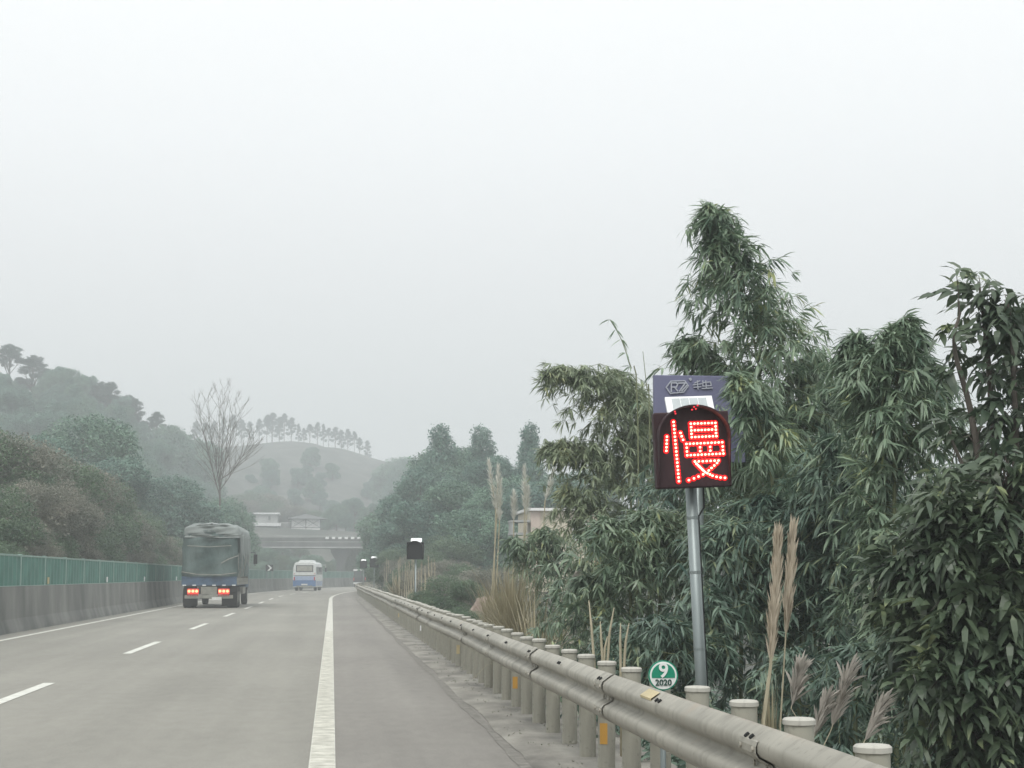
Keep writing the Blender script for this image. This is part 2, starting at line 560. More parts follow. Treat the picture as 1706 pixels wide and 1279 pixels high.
svals = [-700, -500, -350, -260, -200, -160, -130, -110, -90, -75, -62, -50, -42, -35, -29, -24, -20, -17, -14, -12, -10.2, -8.7,
         2.5, 3, 3.6, 4.4, 5.2, 6.2, 8, 10, 13, 17, 22, 28, 36, 46, 60, 80, 110, 150, 220, 320, 500, 800]
yvals = [-60, -30, -10, 0] + [4 * i for i in range(1, 26)] + [100 + 8 * i for i in range(1, 64)] + [640, 700, 800, 950, 1200, 1700, 2600]
mb = MB()
for Y in yvals:
    for s in svals:
        X = cx(Y) + s
        mb.v.append((X, Y, terrain(X, Y)))
n = len(svals)
for i in range(len(yvals) - 1):
    for j in range(n - 1):
        mb.f.append((i * n + j, i * n + j + 1, (i + 1) * n + j + 1, (i + 1) * n + j))
mb.build('ground', M['soil'], sm=True)['kind'] = 'structure'


def strip(name, a, b, z, y0, y1, m, step=3.0, fa=None, fb=None):
    mb = MB()
    k = max(1, int((y1 - y0) / step))
    for i in range(k + 1):
        Y = y0 + (y1 - y0) * i / k
        xa = fa(Y) if fa else cx(Y) + a
        xb = fb(Y) if fb else cx(Y) + b
        mb.v += [(xa, Y, z), (xb, Y, z)]
    mb.f = [(2 * i, 2 * i + 1, 2 * i + 3, 2 * i + 2) for i in range(k)]
    return tag(mb.build(name, m), kind='structure')


VERGE = lambda Y: rail_x(Y) - .27
strip('road', -8.5, -.02, .0, -20, 400, M['road'])
strip('shoulder', 0, 0, .0, -20, 400, M['shoulder'], fa=lambda Y: cx(Y) - .02, fb=lambda Y: max(VERGE(Y) + .15, cx(Y) + .2))
# concrete verge the posts stand in, with a ragged dirty joint towards the asphalt
mb = MB()
ys = [-10 + .25 * i for i in range(440)] + [100 + 2 * i for i in range(150)]
for Y in ys:
    e = VERGE(Y) + .03 * math.sin(Y * 1.1) * math.sin(Y * .41) + random.uniform(-.01, .01)
    mb.v += [(e, Y, .006), (e + .2, Y, .02), (VERGE(Y) + 1.1, Y, .012), (VERGE(Y) + 1.25, Y, -.25)]
mb.f = [(4 * i + j, 4 * i + j + 1, 4 * i + j + 5, 4 * i + j + 4) for i in range(len(ys) - 1) for j in range(3)]
tag(mb.build('verge', M['verge']), kind='structure')
mb = MB()
ys = [-10 + .3 * i for i in range(400)]
for Y in ys:
    wd = .03 + .04 * abs(math.sin(Y * .37)) + random.uniform(0, .02)
    c0 = VERGE(Y) - .04
    mb.v += [(c0 - wd, Y, .0045), (c0 + wd * .5, Y, .0045)]
mb.f = [(2 * i, 2 * i + 1, 2 * i + 3, 2 * i + 2) for i in range(len(ys) - 1)]
tag(mb.build('dirt_seam', M['seam']), kind='structure')

# painted lines
strip('road_marking', -.165, .045, .005, -10, 330, M['paintsolid'], 2)
mb = MB()                                        # the raised ribs on the near part of the edge line
for i in range(340):
    Y = 6 + i * .12
    mb.box((-.06, Y, .007), (.19, .055, .006))
tag(mb.build('road_marking', M['paintsolid']), kind='structure')
strip('road_marking', -7.62, -7.47, .005, -10, 330, M['paint'], 2)
mb = MB()
for k in range(-1, 20):
    y0 = 3.5 + 15 * k
    for i in range(4):
        ya, yb = y0 + 1.5 * i, y0 + 1.5 * (i + 1)
        mb.add([(cx(ya) - 3.96, ya, .005), (cx(ya) - 3.80, ya, .005), (cx(yb) - 3.80, yb, .005), (cx(yb) - 3.96, yb, .005)], [(0, 1, 2, 3)])
tag(mb.build('road_marking', M['paint']), kind='structure')


# ------------------------------------------------------------------ guardrail on the right
g = thing('guardrail', 'long steel W-beam crash barrier on closely spaced round posts at the right road edge', 'guardrail', (0, 0, 0))
prof = [(.0, .0), (-.015, .012), (-.075, .055), (-.083, .075), (-.083, .105), (-.07, .125), (-.012, .155), (-.005, .17),
        (-.012, .185), (-.07, .215), (-.083, .235), (-.083, .265), (-.075, .285), (-.02, .325), (.0, .335), (.006, .33)]
mb = MB()
ys = [2 + .5 * i for i in range(260)] + [132 + 1.0 * i for i in range(130)]
for Y in ys:
    wob = .007 * math.sin(Y * .55) + .004 * math.sin(Y * 1.9)
    for px_, pz in prof:
        mb.v.append((rail_x(Y) + .083 + px_ + wob, Y, .475 + pz + .008 * math.sin(Y * .31)))
n = len(prof)
for i in range(len(ys) - 1):
    for j in range(n - 1):
        mb.f.append((i * n + j, i * n + j + 1, (i + 1) * n + j + 1, (i + 1) * n + j))
beam = mb.build('beam', M['metal'], g, sm=True)
sol = beam.modifiers.new('thickness', 'SOLIDIFY'); sol.thickness = .004


def post_mesh():
    mb = MB()
    mb.tube([(0, 0, -.3), (0, 0, .815)], .067, 20)
    return mb.build('post', M['post'], sm=False)


pm = MB(); pm.tube([(0, 0, -.3), (0, 0, .815)], .067, 20)
cm = MB(); cm.tube([(0, 0, .805), (0, 0, .812), (0, 0, .832), (0, 0, .84), (0, 0, .843)], [.066, .0745, .0745, .066, .03], 20)
bm_ = MB(); bm_.box((-.095, 0, .64), (.075, .15, .17))
post0 = pm.build('post', M['post'], g, sm=True)
cap0 = cm.build('cap', M['cap'], post0, sm=True)
blk0 = bm_.build('spacer', M['post'], post0, bevel=.008)
for o_ in (post0, cap0):
    es = o_.modifiers.new('split', 'EDGE_SPLIT'); es.split_angle = R(40)
PY = [6.5 + 1.075 * (i - 3) for i in range(128)]
allpos = []
for i, Y in enumerate(PY):
    x = rail_x(Y) + .235 + random.uniform(-.01, .01)
    allpos.append((x, Y + random.uniform(-.03, .03), random.uniform(-.012, .012)))
post0.location = allpos[0]
for p in allpos[1:100]:
    c = copy_tree(post0, g)
    c.location = p
    c.rotation_euler = (random.uniform(-.012, .012), random.uniform(-.012, .012), 0)
mb = MB()
for x, Y, dz in allpos[100:]:
    mb.tube([(x, Y, -.2), (x, Y, .8), (x, Y, .801), (x, Y, .84)], [.067, .067, .0745, .07], 8)
for i in range(90):
    Y = allpos[-1][1] + 1.075 * (i + 1); x = rail_x(Y) + .235
    mb.tube([(x, Y, -.2), (x, Y, .8), (x, Y, .801), (x, Y, .84)], [.067, .067, .0745, .07], 6)
tag(mb.build('post', M['post'], g), kind='stuff')
# bolts in pairs on the beam crown and splice laps
b0 = MB(); b0.tube([(0, 0, 0), (-.012, 0, 0)], .014, 8)
bolt0 = b0.build('bolt', M['darkgap'], beam)
first = True
for i in range(22):
    Y = PY[2] + 2.15 * i
    for k, dy in enumerate((-.045, .045)):
        o = bolt0 if first else bolt0.copy()
        if not first: col.objects.link(o)
        first = False
        o.location = (rail_x(Y) + .012, Y + dy, .475 + .293)
        o.rotation_euler = (0, R(48), 0)
s0 = MB()
for yy in (-.16, .16):
    for px_, pz in prof:
        s0.v.append((.083 + px_ - .006, yy, pz))
n = len(prof)
s0.f = [(j_, j_ + 1, n + j_ + 1, n + j_) for j_ in range(n - 1)]
for dz in (.09, .25):
    for dy in (-.11, .11):
        s0.tube([(-.002, dy, dz), (-.016, dy, dz)], .013, 8)
for dy in (-.11, .11):
    s0.tube([(.06, dy, .17), (.05, dy, .17)], .013, 8)
spl0 = s0.build('splice', M['metal'], beam)
for i in range(12):
    Y = 7.55 + 4.3 * i
    o = spl0 if i == 0 else spl0.copy()
    if i: col.objects.link(o)
    o.location = (rail_x(Y) - .003, Y, .475)
# reflectors on posts and one worn sticker on the beam
for i, (pi, mname, hgt) in enumerate([(9, 'yellow', .13), (15, 'yellow', .11), (23, 'dullyellow', .12), (34, 'whiter', .1), (46, 'dullyellow', .1)]):
    x, Y, dz = allpos[pi]
    mb = MB()
    vs, fs = [], []
    for k in range(7):
        a = math.pi * 1.35 + (k - 3) * .15
        for zz in (.22, .22 + hgt * 1.2):
            vs.append((x + .0695 * math.cos(a), Y + .0695 * math.sin(a), zz))
    fs = [(2 * k, 2 * k + 2, 2 * k + 3, 2 * k + 1) for k in range(6)]
    mb.add(vs, fs)
    mb.build('reflector', M[mname], g)
mb = MB()
for k in range(4):
    pass
st = [(-.079, .279), (-.079, .292), (-.05, .311), (-.024, .328)]
vs = []
for Y in (9.9, 10.0, 10.12, 10.25):
    for a, b in st:
        vs.append((rail_x(Y) + .083 + a - .004, Y, .475 + b + .004))
mb.add(vs, [(i * 4 + j, i * 4 + j + 1, i * 4 + j + 5, i * 4 + j + 4) for i in range(3) for j in range(3)])
mb.build('sticker', M['dullyellow'], g)


# ------------------------------------------------------------------ barrier on the left
g = thing('median_barrier', 'concrete wall topped with green corrugated screen panels along the left road edge', 'barrier')
mb = MB()
ys = [-10 + 2 * i for i in range(160)]
wp = [(-8.22, -.1), (-8.27, .1), (-8.36, .35), (-8.4, 1.2), (-8.62, 1.2), (-8.7, -.1)]
for Y in ys:
    for a, z in wp:
        mb.v.append((cx(Y) + a, Y, z))
for i in range(len(ys) - 1):
    for j in range(5):
        mb.f.append((i * 6 + j, (i + 1) * 6 + j, (i + 1) * 6 + j + 1, i * 6 + j + 1))
mb.build('concrete_wall', M['wall'], g)
def panel_mb(L, H):
    mb = MB()
    k = 26
    for i in range(k + 1):
        y = L * i / k
        x = .028 * (1 if (i // 2) % 2 else -1)
        mb.v += [(x, y, 0), (x, y, H)]
    mb.f = [(2 * i, 2 * i + 1, 2 * i + 3, 2 * i + 2) for i in range(k)]
    return mb
p0 = panel_mb(3.84, .80).build('screen_panel', M['green'], g)
p0.modifiers.new('thickness', 'SOLIDIFY').thickness = .01
rl = MB(); rl.box((0, 1.92, .83), (.09, 3.9, .045)); rl.box((0, 1.92, .0), (.09, 3.9, .04))
r0 = rl.build('top_rail', M['grpost'], p0)
q0 = MB().box((0, 0, .42), (.11, .12, .90)).build('post', M['grpost'], g, bevel=.01)
k = 0
Y = 20.0
while Y < 290:
    X = cx(Y) - 8.5
    a = math.atan2(cx(Y + 4) - cx(Y), 4)
    o = p0 if k == 0 else copy_tree(p0, g)
    o.location = (X, Y + .08, 1.2); o.rotation_euler = (0, random.uniform(-.01, .01), -a)
    o2 = q0 if k == 0 else copy_tree(q0, g)
    o2.location = (X, Y, 1.2); o2.rotation_euler = (0, 0, -a)
    Y += 4.0; k += 1
for i, (Y, mname) in enumerate([(52.5, 'dullyellow'), (66, 'whiter'), (79, 'whiter'), (95, 'whiter'), (37, 'whiter')]):
    MB().box((-8.44, Y, 1.34), (.03, .22, .2)).build('reflector', M[mname], g)


# ------------------------------------------------------------------ variable message signs
def zp(zx, zy):                                   # a point on the sign face, metres
    return ((zx - 487) * .00088, (1090 - zy) * .00088)


def led_sign(label, lit, base, lean=0, rz=0, H=2.2, group=None):
    t = thing('warning_light_sign', label, 'sign', base, 0, group)
    t.rotation_euler = (0, lean, rz)
    mb = MB(); mb.tube([(0, .12, -1.2), (0, .12, H + .3)], .045 if lit else .03, 14)
    mb.build('pole', M['steel'], t, sm=True)
    MB().box((0, .2, H + .1), (.16, .06, .05)).box((0, .2, H + .4), (.16, .06, .05)).build('bracket', M['steel'], t)
    face = M['maroon'] if lit else M['black']
    MB().box((0, .02, H + .30), (.60, .10, .60)).build('housing', face, t, bevel=.012)
    # visor: arched hood standing out of the face
    arc = []
    for k in range(25):
        a = math.pi * k / 24
        arc.append((-.0 - .285 * math.cos(a), .42 + .225 * math.sin(a)))
    path = [(-.285, .03)] + arc + [(.285, .03)]
    vs, fs = [], []
    m_ = len(path)
    for i, (x, z) in enumerate(path):
        fr = -.05 - (.10 if z > .4 else .10 * max(0, (z - .03) / .37))
        for (s_, yy) in ((1, -.03), (1, fr), (.975, fr), (.975, -.03)):
            vs.append((x * s_, yy, H + (z if s_ == 1 else .03 + (z - .03) * .98)))
    for i in range(m_ - 1):
        for j in range(4):
            j2 = (j + 1) % 4
            fs.append((i * 4 + j, (i + 1) * 4 + j, (i + 1) * 4 + j2, i * 4 + j2))
    MB().add(vs, fs).build('visor', M['black'] if not lit else M['maroon'], t, sm=False)
    MB().prism([(.28, .03)] + [(.28 * math.cos(math.pi * k / 24), .42 + .22 * math.sin(math.pi * k / 24)) for k in range(25)] + [(-.28, .03)], -.0305, -.012).build('face_plate', face, t).location = (0, 0, H)
    # solar panel above, tilted to the sky
    pr = thing_part('solar_panel', t)
    pr.location = (.035 if lit else 0, .1, H + .565); pr.rotation_euler = (R(-32), 0, 0)
    return t


def thing_part(name, parent):
    """tilted solar module: frame mesh carrying its cells"""
    m = MB()
    m.box((0, 0, .10), (.385, .025, .21))
    fr = m.build(name, M['frame'], parent, bevel=.004)
    c = MB()
    for k in range(4):
        c.box((-.108 + .072 * k, -.0135, .10), (.066, .006, .165))
    c.build('solar_cell_array', M['cell'], fr)
    return fr


bx = at(1180, 1180, 13.2)
s_near = led_sign('tall lit sign showing a red dotted character on a steel pole', True, (bx.x - .0, 13.2, .0), R(-2.4), 0, 2.17)
# the character, drawn with dots
D = []
def row(y, xs, y2=None):
    for i, x in enumerate(xs):
        D.append((x, y if y2 is None else y + (y2 - y) * i / (len(xs) - 1)))
def line(x0, y0, x1, y1, k):
    for i in range(k):
        D.append((x0 + (x1 - x0) * i / (k - 1), y0 + (y1 - y0) * i / (k - 1)))
line(322, 497, 343, 1028, 17)
line(255, 627, 243, 753, 5)
D += [(380, 598), (389, 628), (400, 660)]
line(478, 518, 702, 518, 8); line(480, 639, 705, 637, 8)
for y in (549, 579, 609): D += [(479, y), (703, y)]
line(512, 578, 668, 577, 6)
line(428, 698, 755, 694, 11); line(430, 800, 760, 796, 11)
for y in (732, 766): D += [(429, y), (550, y), (642, y), (757, y)]
line(497, 858, 712, 856, 7)
line(510, 878, 585, 957, 7)
line(604, 966, 650, 990, 3); D += [(686, 1001), (722, 1009), (762, 1013)]
line(697, 878, 618, 942, 4); D += [(565, 975), (522, 993), (480, 1008), (433, 1022)]
core, glow = MB(), MB()
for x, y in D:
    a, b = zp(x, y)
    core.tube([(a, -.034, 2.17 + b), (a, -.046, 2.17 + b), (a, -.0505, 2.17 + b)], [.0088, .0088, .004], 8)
    k_ = len(glow.v) // 20 % 40
    glow.tube([(a, -.030, 2.17 + b), (a, -.0345 - k_ * .0001, 2.17 + b)], [.024, .019], 10)  # overlapping emissive discs paint the red glow around the LEDs
lg = glow.build('character_glow', M['ledglow'], s_near)
core.build('led_lens', M['led'], lg)
for x, y in [(468, 398), (503, 392), (488, 374), (520, 362), (312, 410), (317, 428)]:  # small emissive dots painted as LED reflections on the visor
    a, b = zp(x, y)
    MB().tube([(a, -.149, 2.17 + b - .005), (a, -.158, 2.17 + b - .005)], .007, 6).build('led_reflection', M['ledreflect'], s_near)

for Y, px, label in [(60, 691, 'dark unlit sign with white solar panel, nearest of the three small ones past the bend'),
                     (117, 623, 'dark unlit sign with white solar panel, middle of the three small ones'),
                     (148, 605, 'tiny dark sign with white solar panel, farthest of the three by the road')]:
    p = at(px, 959, Y)
    led_sign(label, False, (p.x, Y, -.1), R(.3), R(-14) if Y < 100 else R(-4), 2.15 if Y < 130 else 2.25, 'unlit warning light signs behind the guardrail')


def text_mesh(body, size, name, m, parent, loc, ext=.003, rot=(math.pi / 2, 0, 0)):
    cu = bpy.data.curves.new(name, 'FONT')
    cu.body = body; cu.size = size; cu.extrude = ext; cu.align_x = 'CENTER'; cu.align_y = 'CENTER'
    cu.offset = size * .018
    to = bpy.data.objects.new('tmp', cu)
    col.objects.link(to)
    dg = bpy.context.evaluated_depsgraph_get()
    me = bpy.data.meshes.new_from_object(to.evaluated_get(dg))
    bpy.data.objects.remove(to)
    o = link(name, me, m, parent)
    o.location = loc; o.rotation_euler = rot
    return o


mb = MB(); mb.tube([(.05, .12, 1.95), (.10, .13, 2.02), (.10, .12, 2.2), (.06, .08, 2.3)], .008, 6); mb.tube([(.048, .12, .6), (.05, .125, 1.3), (.05, .12, 1.95)], .007, 6)
mb.build('cable', M['black'], s_near)
for z_ in (.9, 1.5, 1.93): MB().tube([(0, .12, z_), (0, .12, z_ + .02)], .047, 14).build('clamp_band', M['steel'], s_near)

# small round marker
mp_ = at(1105, 1125, 10.62)
t = thing('route_marker', 'small round green and white marker reading 9 and 2020 behind the guardrail', 'marker', (mp_.x, 10.62, 0))
mz = mp_.z
MB().tube([(0, .03, -.6), (0, .03, mz - .02)], .018, 10).build('pole', M['steel'], t, sm=True)
def disc(r, y0, y1, a0=0, a1=360, n=48, cz=0):
    return [(r * math.cos(R(a0 + (a1 - a0) * k / n)), cz + r * math.sin(R(a0 + (a1 - a0) * k / n))) for k in range(n + (0 if a1 - a0 == 360 else 1))]
MB().prism(disc(.093, 0, 0, cz=mz), 0, .012).build('rim', M['signgreen'], t)
MB().prism(disc(.085, 0, 0, cz=mz), -.003, 0).build('face', M['signwhite'], t)
r_ = .074
MB().prism(disc(r_, 0, 0, -12, 192, cz=mz), -.006, -.003).build('green_field', M['signgreen'], t)
text_mesh('9', .125, 'numeral', M['signwhite'], t, (0, -.008, mz + .027))
text_mesh('2020', .052, 'numeral', M['ink'], t, (0, -.006, mz - .045))

# billboard behind the bamboo
Yb = 18.4
pA, pB = at(1090, 624, Yb), at(1243, 770, Yb)
t = thing('billboard', 'purple grey billboard with a hexagon RZ emblem, half hidden behind the lit sign', 'billboard', (pA.x, Yb, 0))
W, T, Bt = pB.x - pA.x, pA.z, pB.z
MB().box((W / 2, .06, (T + Bt) / 2), (W, .08, T - Bt)).build('board', M['bboard'], t, bevel=.01)
for k in (W * .5,):
    MB().tube([(k, .16, -1.5), (k, .16, T - .1)], .06, 10).build('leg', M['steel'], t, sm=True)
u = lambda px, py: (at(px, py, Yb).x - pA.x, at(px, py, Yb).z)
def strokes(pts_list, wd, name, m, y=.018):
    mb = MB()
    for pts in pts_list:
        pts = [u(*p) for p in pts]
        for (x0, z0), (x1, z1) in zip(pts[:-1], pts[1:]):
            a = math.atan2(z1 - z0, x1 - x0)
            L = math.hypot(x1 - x0, z1 - z0) + wd * .8
            mb.box(((x0 + x1) / 2, y - .012 + random.uniform(0, .004), (z0 + z1) / 2), (L, .012, wd), Matrix.Rotation(-a, 3, 'Y'))
    return mb.build(name, m, t)
hexa = [(1110, 645), (1118, 634.5), (1141, 634), (1147, 642.5), (1139, 653), (1117, 655), (1110, 645)]
strokes([hexa], .0115, 'hexagon_emblem', M['bink'])
strokes([[(1118.5, 652), (1118.5, 637.5), (1127, 637.5), (1129, 640.5), (1127, 644.5), (1119, 644.5)], [(1124, 644.5), (1129, 651)],
         [(1130, 638), (1142, 637.5), (1132, 651.5)], [(1136, 651), (1144, 642)]], .014, 'emblem_letters', M['bink'], .016)
strokes([[(1148.5, 631), (1150.5, 629.7), (1152, 631.5), (1150.5, 633.5), (1148.5, 631)],
         [(1157, 638), (1166, 634)], [(1155, 641), (1169, 639)], [(1162, 634), (1163, 648)], [(1156, 645), (1168, 644)],
         [(1171, 634), (1171, 643), (1185, 642), (1184, 636), (1171, 637)], [(1176, 634), (1177, 647)], [(1170, 647), (1187, 646)]], .0105, 'lettering', M['bink'], .016)


# ------------------------------------------------------------------ truck under a tarpaulin
def wheel(parent, x, y, r=.5, wdt=.28, name='wheel'):
    mb = MB(); mb.tube([(x - wdt / 2, y, r), (x - wdt / 2 + .03, y, r), (x + wdt / 2 - .03, y, r), (x + wdt / 2, y, r)], [r - .06, r, r, r - .06], 22)
    w_ = mb.build(name, M['tyre'], parent, sm=False)
    s_ = 1 if x > 0 else -1
    mb = MB(); mb.tube([(x + s_ * (wdt / 2 - .02), y, r), (x + s_ * (wdt / 2 + .012), y, r)], [r * .55, r * .5], 16)
    mb.build('rim', M['dirtygrey'], w_)
    return w_


def rbox(x0, x1, y0, y1, z0, z1, r, nx=12, ny=24, sag=0, bulge=0, rnd=None):
    """rounded-top load shape, cross-section swept along y, with folds"""
    prof = []
    for k in range(8):
        prof.append((x0, z0 + (z1 - r - z0) * k / 8))
    for k in range(7):
        a = math.pi - (math.pi / 2) * k / 6
        prof.append((x0 + r + r * math.cos(a), z1 - r + r * math.sin(a)))
    for k in range(1, nx):
        prof.append((x0 + r + (x1 - x0 - 2 * r) * k / nx, z1 + bulge * math.sin(math.pi * k / nx)))
    for k in range(7):
        a = math.pi / 2 - (math.pi / 2) * k / 6
        prof.append((x1 - r + r * math.cos(a), z1 - r + r * math.sin(a)))
    for k in range(7, -1, -1):
        prof.append((x1, z0 + (z1 - r - z0) * k / 8))
    n = len(prof)
    mb = MB()
    cxm = (x0 + x1) / 2
    for i in range(ny + 1):
        t_ = i / ny
        y = y0 + (y1 - y0) * t_
        e = min(t_, 1 - t_) * (y1 - y0)
        k_ = 1 - .05 * math.exp(-e / .25)
        for j, (x, z) in enumerate(prof):
            f = .04 * math.sin(j * 1.3 + i * .9) + .035 * math.sin(i * 2.1 + z * 3)
            mb.v.append((cxm + (x - cxm) * (k_ + f * .5), y, z0 + (z - z0) * (1 - (1 - k_) * .5) + f * .6 * (z - z0) / (z1 - z0)))
    for i in range(ny):
        for j in range(n - 1):
            mb.f.append((i * n + j, i * n + j + 1, (i + 1) * n + j + 1, (i + 1) * n + j))
    # end caps as grids so the cloth can fold
    for end, yy, sgn in ((0, y0, -1), (ny, y1, 1)):
        base = end * n
        h = n // 2
        rows = []
        for j in range(h):
            a = mb.v[base + j]; b = mb.v[base + n - 1 - j]
            r_ = [base + j]
            for q in range(1, 10):
                tq = q / 10
                d_ = sgn * (.16 + .07 * math.sin(q * 1.1 + j * .7) + .06 * math.sin(j * 1.9 - q * .8) + .05 * math.sin(q * 2.3)) * math.sin(math.pi * tq) ** .6
                mb.v.append((a[0] + (b[0] - a[0]) * tq, a[1] + d_, a[2] + (b[2] - a[2]) * tq))
                r_.append(len(mb.v) - 1)
            r_.append(base + n - 1 - j)
            rows.append(r_)
        for a, b in zip(rows[:-1], rows[1:]):
            for q in range(10):
                f_ = (a[q], a[q + 1], b[q + 1], b[q])
                mb.f.append(f_ if sgn < 0 else f_[::-1])
    return mb


YT = 80.0
t = thing('cargo_truck', 'blue flatbed cargo truck piled high under a green tarpaulin with lit red tail lights', 'truck', (-5.62, YT, 0), R(-.4))
tp = rbox(-1.28, 1.30, .0, 8.9, 1.45, 3.58, .42, bulge=.08).build('tarpaulin', M['tarp'], t, sm=True)
# dusty sheet lashed over the top
top = rbox(-1.22, 1.37, -.04, 8.8, 3.22, 3.84, .40, bulge=.06).build('top_sheet', M['tarptop'], tp, sm=True)
sh = MB()
for k in range(13):
    y = .3 + k * .66
    sh.add([(1.37, y, 3.3), (1.37, y + .5, 3.3), (1.40, y + .45 + .05 * math.sin(k * 3), 2.2 + .3 * math.sin(k * 2.3)), (1.40, y + .05, 2.3 + .3 * math.sin(k * 2.3))], [(0, 1, 2, 3)])
o = sh.build('side_flap', M['tarptop'], tp); o.modifiers.new('thickness', 'SOLIDIFY').thickness = .01
mb = MB()
mb.tube([(-1.25, -.12, 1.66), (-.5, -.3, 1.54), (.5, -.3, 1.52), (1.25, -.12, 1.62)], .022, 6)
mb.tube([(-1.0, -.2, 2.85), (0, -.36, 2.8), (1.0, -.2, 2.86)], .02, 6)
mb.tube([(.55, -.33, 2.05), (.9, -.28, 2.25), (1.3, -.05, 2.4)], .025, 6)
mb.build('lashing_rope', M['dirtygrey'], tp)
MB().box((0, 4.4, 1.24), (2.5, 8.9, .42)).build('bed', M['blue'], t, bevel=.02)
mb = MB()
for k in range(9):
    mb.box((1.285, .35 + k * 1.0, 1.85), (.06, .10, 1.35))
mb.build('side_stakes', M['dirtygrey'], t)
MB().box((1.275, 4.4, 1.22), (.04, 8.8, .30)).build('side_board', M['dirtygrey'], t)
mb = MB()
for k in range(6):
    mb.box((-1.12 + k * .45, -.065, 1.05), (.16, .02, .045))
mb.build('marker_strip', M['whiter'], t)
for k, x in enumerate((-.72, .68)):
    fr = MB().box((x, -.05, .76), (.52, .10, .26)).build('tail_light', M['redlit'], t, bevel=.03)
    for q in (-.17, 0, .17):
        mb = MB(); mb.tube([(x + q, -.10, .78), (x + q, -.125, .78)], .068, 12); mb.build('lamp', M['lampcore'], fr)
    mb = MB()
    for q in range(5):
        mb.box((x - .22 + q * .11, -.105, .58), (.055, .02, .05))
    mb.build('reflector_row', M['red'], fr)
MB().box((0, -.02, .80), (.72, .06, .36)).build('rear_beam', M['dirtygrey'], t)
MB().box((.0, -.045, .52), (2.2, .07, .16)).build('bumper', M['dirtygrey'], t, bevel=.02)
MB().box((.36, -.095, .44), (.44, .015, .14)).build('number_plate', M['plate'], t)
MB().box((0, 4.2, .8), (1.0, 8.4, .3)).box((0, 4.4, 1.02), (2.3, 8.6, .06)).build('chassis', M['darkgap'], t)
for x in (-.86, .86):
    MB().box((x, .55, .42), (.62, .03, .62)).build('mud_flap', M['darkgap'], t)
for y in (1.2, 2.5, 10.6):
    for x in (-1.0, 1.0):
        wheel(t, x, y, .5, .5 if y < 5 else .3)
MB().box((1.18, 5.6, .78), (.2, 2.4, .34)).build('side_guard', M['dirtygrey'], t)
cab = MB().box((0, 10.4, 1.9), (2.35, 2.1, 2.1)).build('cab', M['blue'], t, bevel=.12)
MB().box((1.18, 10.7, 2.3), (.03, 1.0, .7)).build('side_window', M['glass'], cab)
for s_ in (-1, 1):
    mb = MB(); mb.tube([(s_ * 1.15, 11.2, 2.7), (s_ * 1.5, 11.25, 2.7), (s_ * 1.5, 11.25, 2.0)], .02, 6)
    ar = mb.build('mirror', M['black'], cab)
    MB().box((s_ * 1.52, 11.25, 2.35), (.2, .08, .5)).build('mirror_glass', M['black'], ar, bevel=.02)

# ------------------------------------------------------------------ coach
YBs = 172.0
pb = at(507, 983, YBs)
t = thing('coach', 'small white coach with a blue lower rear, driving away in the left lane', 'bus', (pb.x, YBs, 0), -math.atan2(2 * (YBs - 110), 1460))
bodyp = [(-1.13, .35), (1.13, .35), (1.16, 1.2), (1.12, 2.3), (1.0, 2.72), (.8, 2.84), (-.8, 2.84), (-1.0, 2.72), (-1.12, 2.3), (-1.16, 1.2)]
MB().prism(bodyp, 0, 7.2).build('body', M['buswhite'], t, bevel=.06)
MB().prism([(-.75, 2.83), (.75, 2.83), (.6, 3.04), (-.6, 3.04)], 1.0, 4.6).build('roof_unit', M['buswhite'], t, bevel=.04)
MB().box((0, -.02, .74), (2.28, .06, .62)).build('rear_lower_panel', M['busblue'], t, bevel=.02)
MB().box((0, -.015, 1.25), (2.1, .04, .38)).build('rear_band', M['buslight'], t, bevel=.01)
MB().box((0, -.012, 1.5), (2.2, .03, .05)).build('rear_seam', M['darkgap'], t)
wf = MB().box((0, -.012, 2.2), (1.72, .03, .66)).build('rear_window', M['glass'], t, bevel=.01)
MB().box((0, -.03, 2.2), (1.52, .02, .48)).build('pane', M['glasspale'], wf)
for s_ in (-1, 1):
    MB().box((s_ * 1.0, -.045, 1.2), (.13, .03, .34)).build('tail_light', M['red'], t)
    MB().box((s_ * 1.0, -.035, 1.68), (.1, .03, .06)).build('marker_light', M['red'], t)
MB().box((0, -.06, .62), (.62, .02, .14)).build('number_plate', M['plate'], t)
MB().box((0, -.06, .46), (1.6, .05, .1)).build('bumper', M['dirtygrey'], t)
MB().box((1.135, 3.7, .72), (.04, 6.6, .5)).build('side_lower_panel', M['buslight'], t)
for k in range(5):
    MB().box((1.135, 1.0 + k * 1.3, 2.0), (.03, 1.15, .75)).build('side_window', M['glass'], t)
for y in (1.6, 5.9):
    for x in (-.95, .95):
        wheel(t, x, y, .42, .3)
mb = MB(); mb.tube([(1.1, 7.1, 2.6), (1.45, 7.3, 2.6), (1.45, 7.3, 2.2)], .03, 6); mr = mb.build('mirror', M['buswhite'], t)
MB().box((1.45, 7.3, 2.1), (.2, .12, .42)).build('mirror_glass', M['black'], mr)

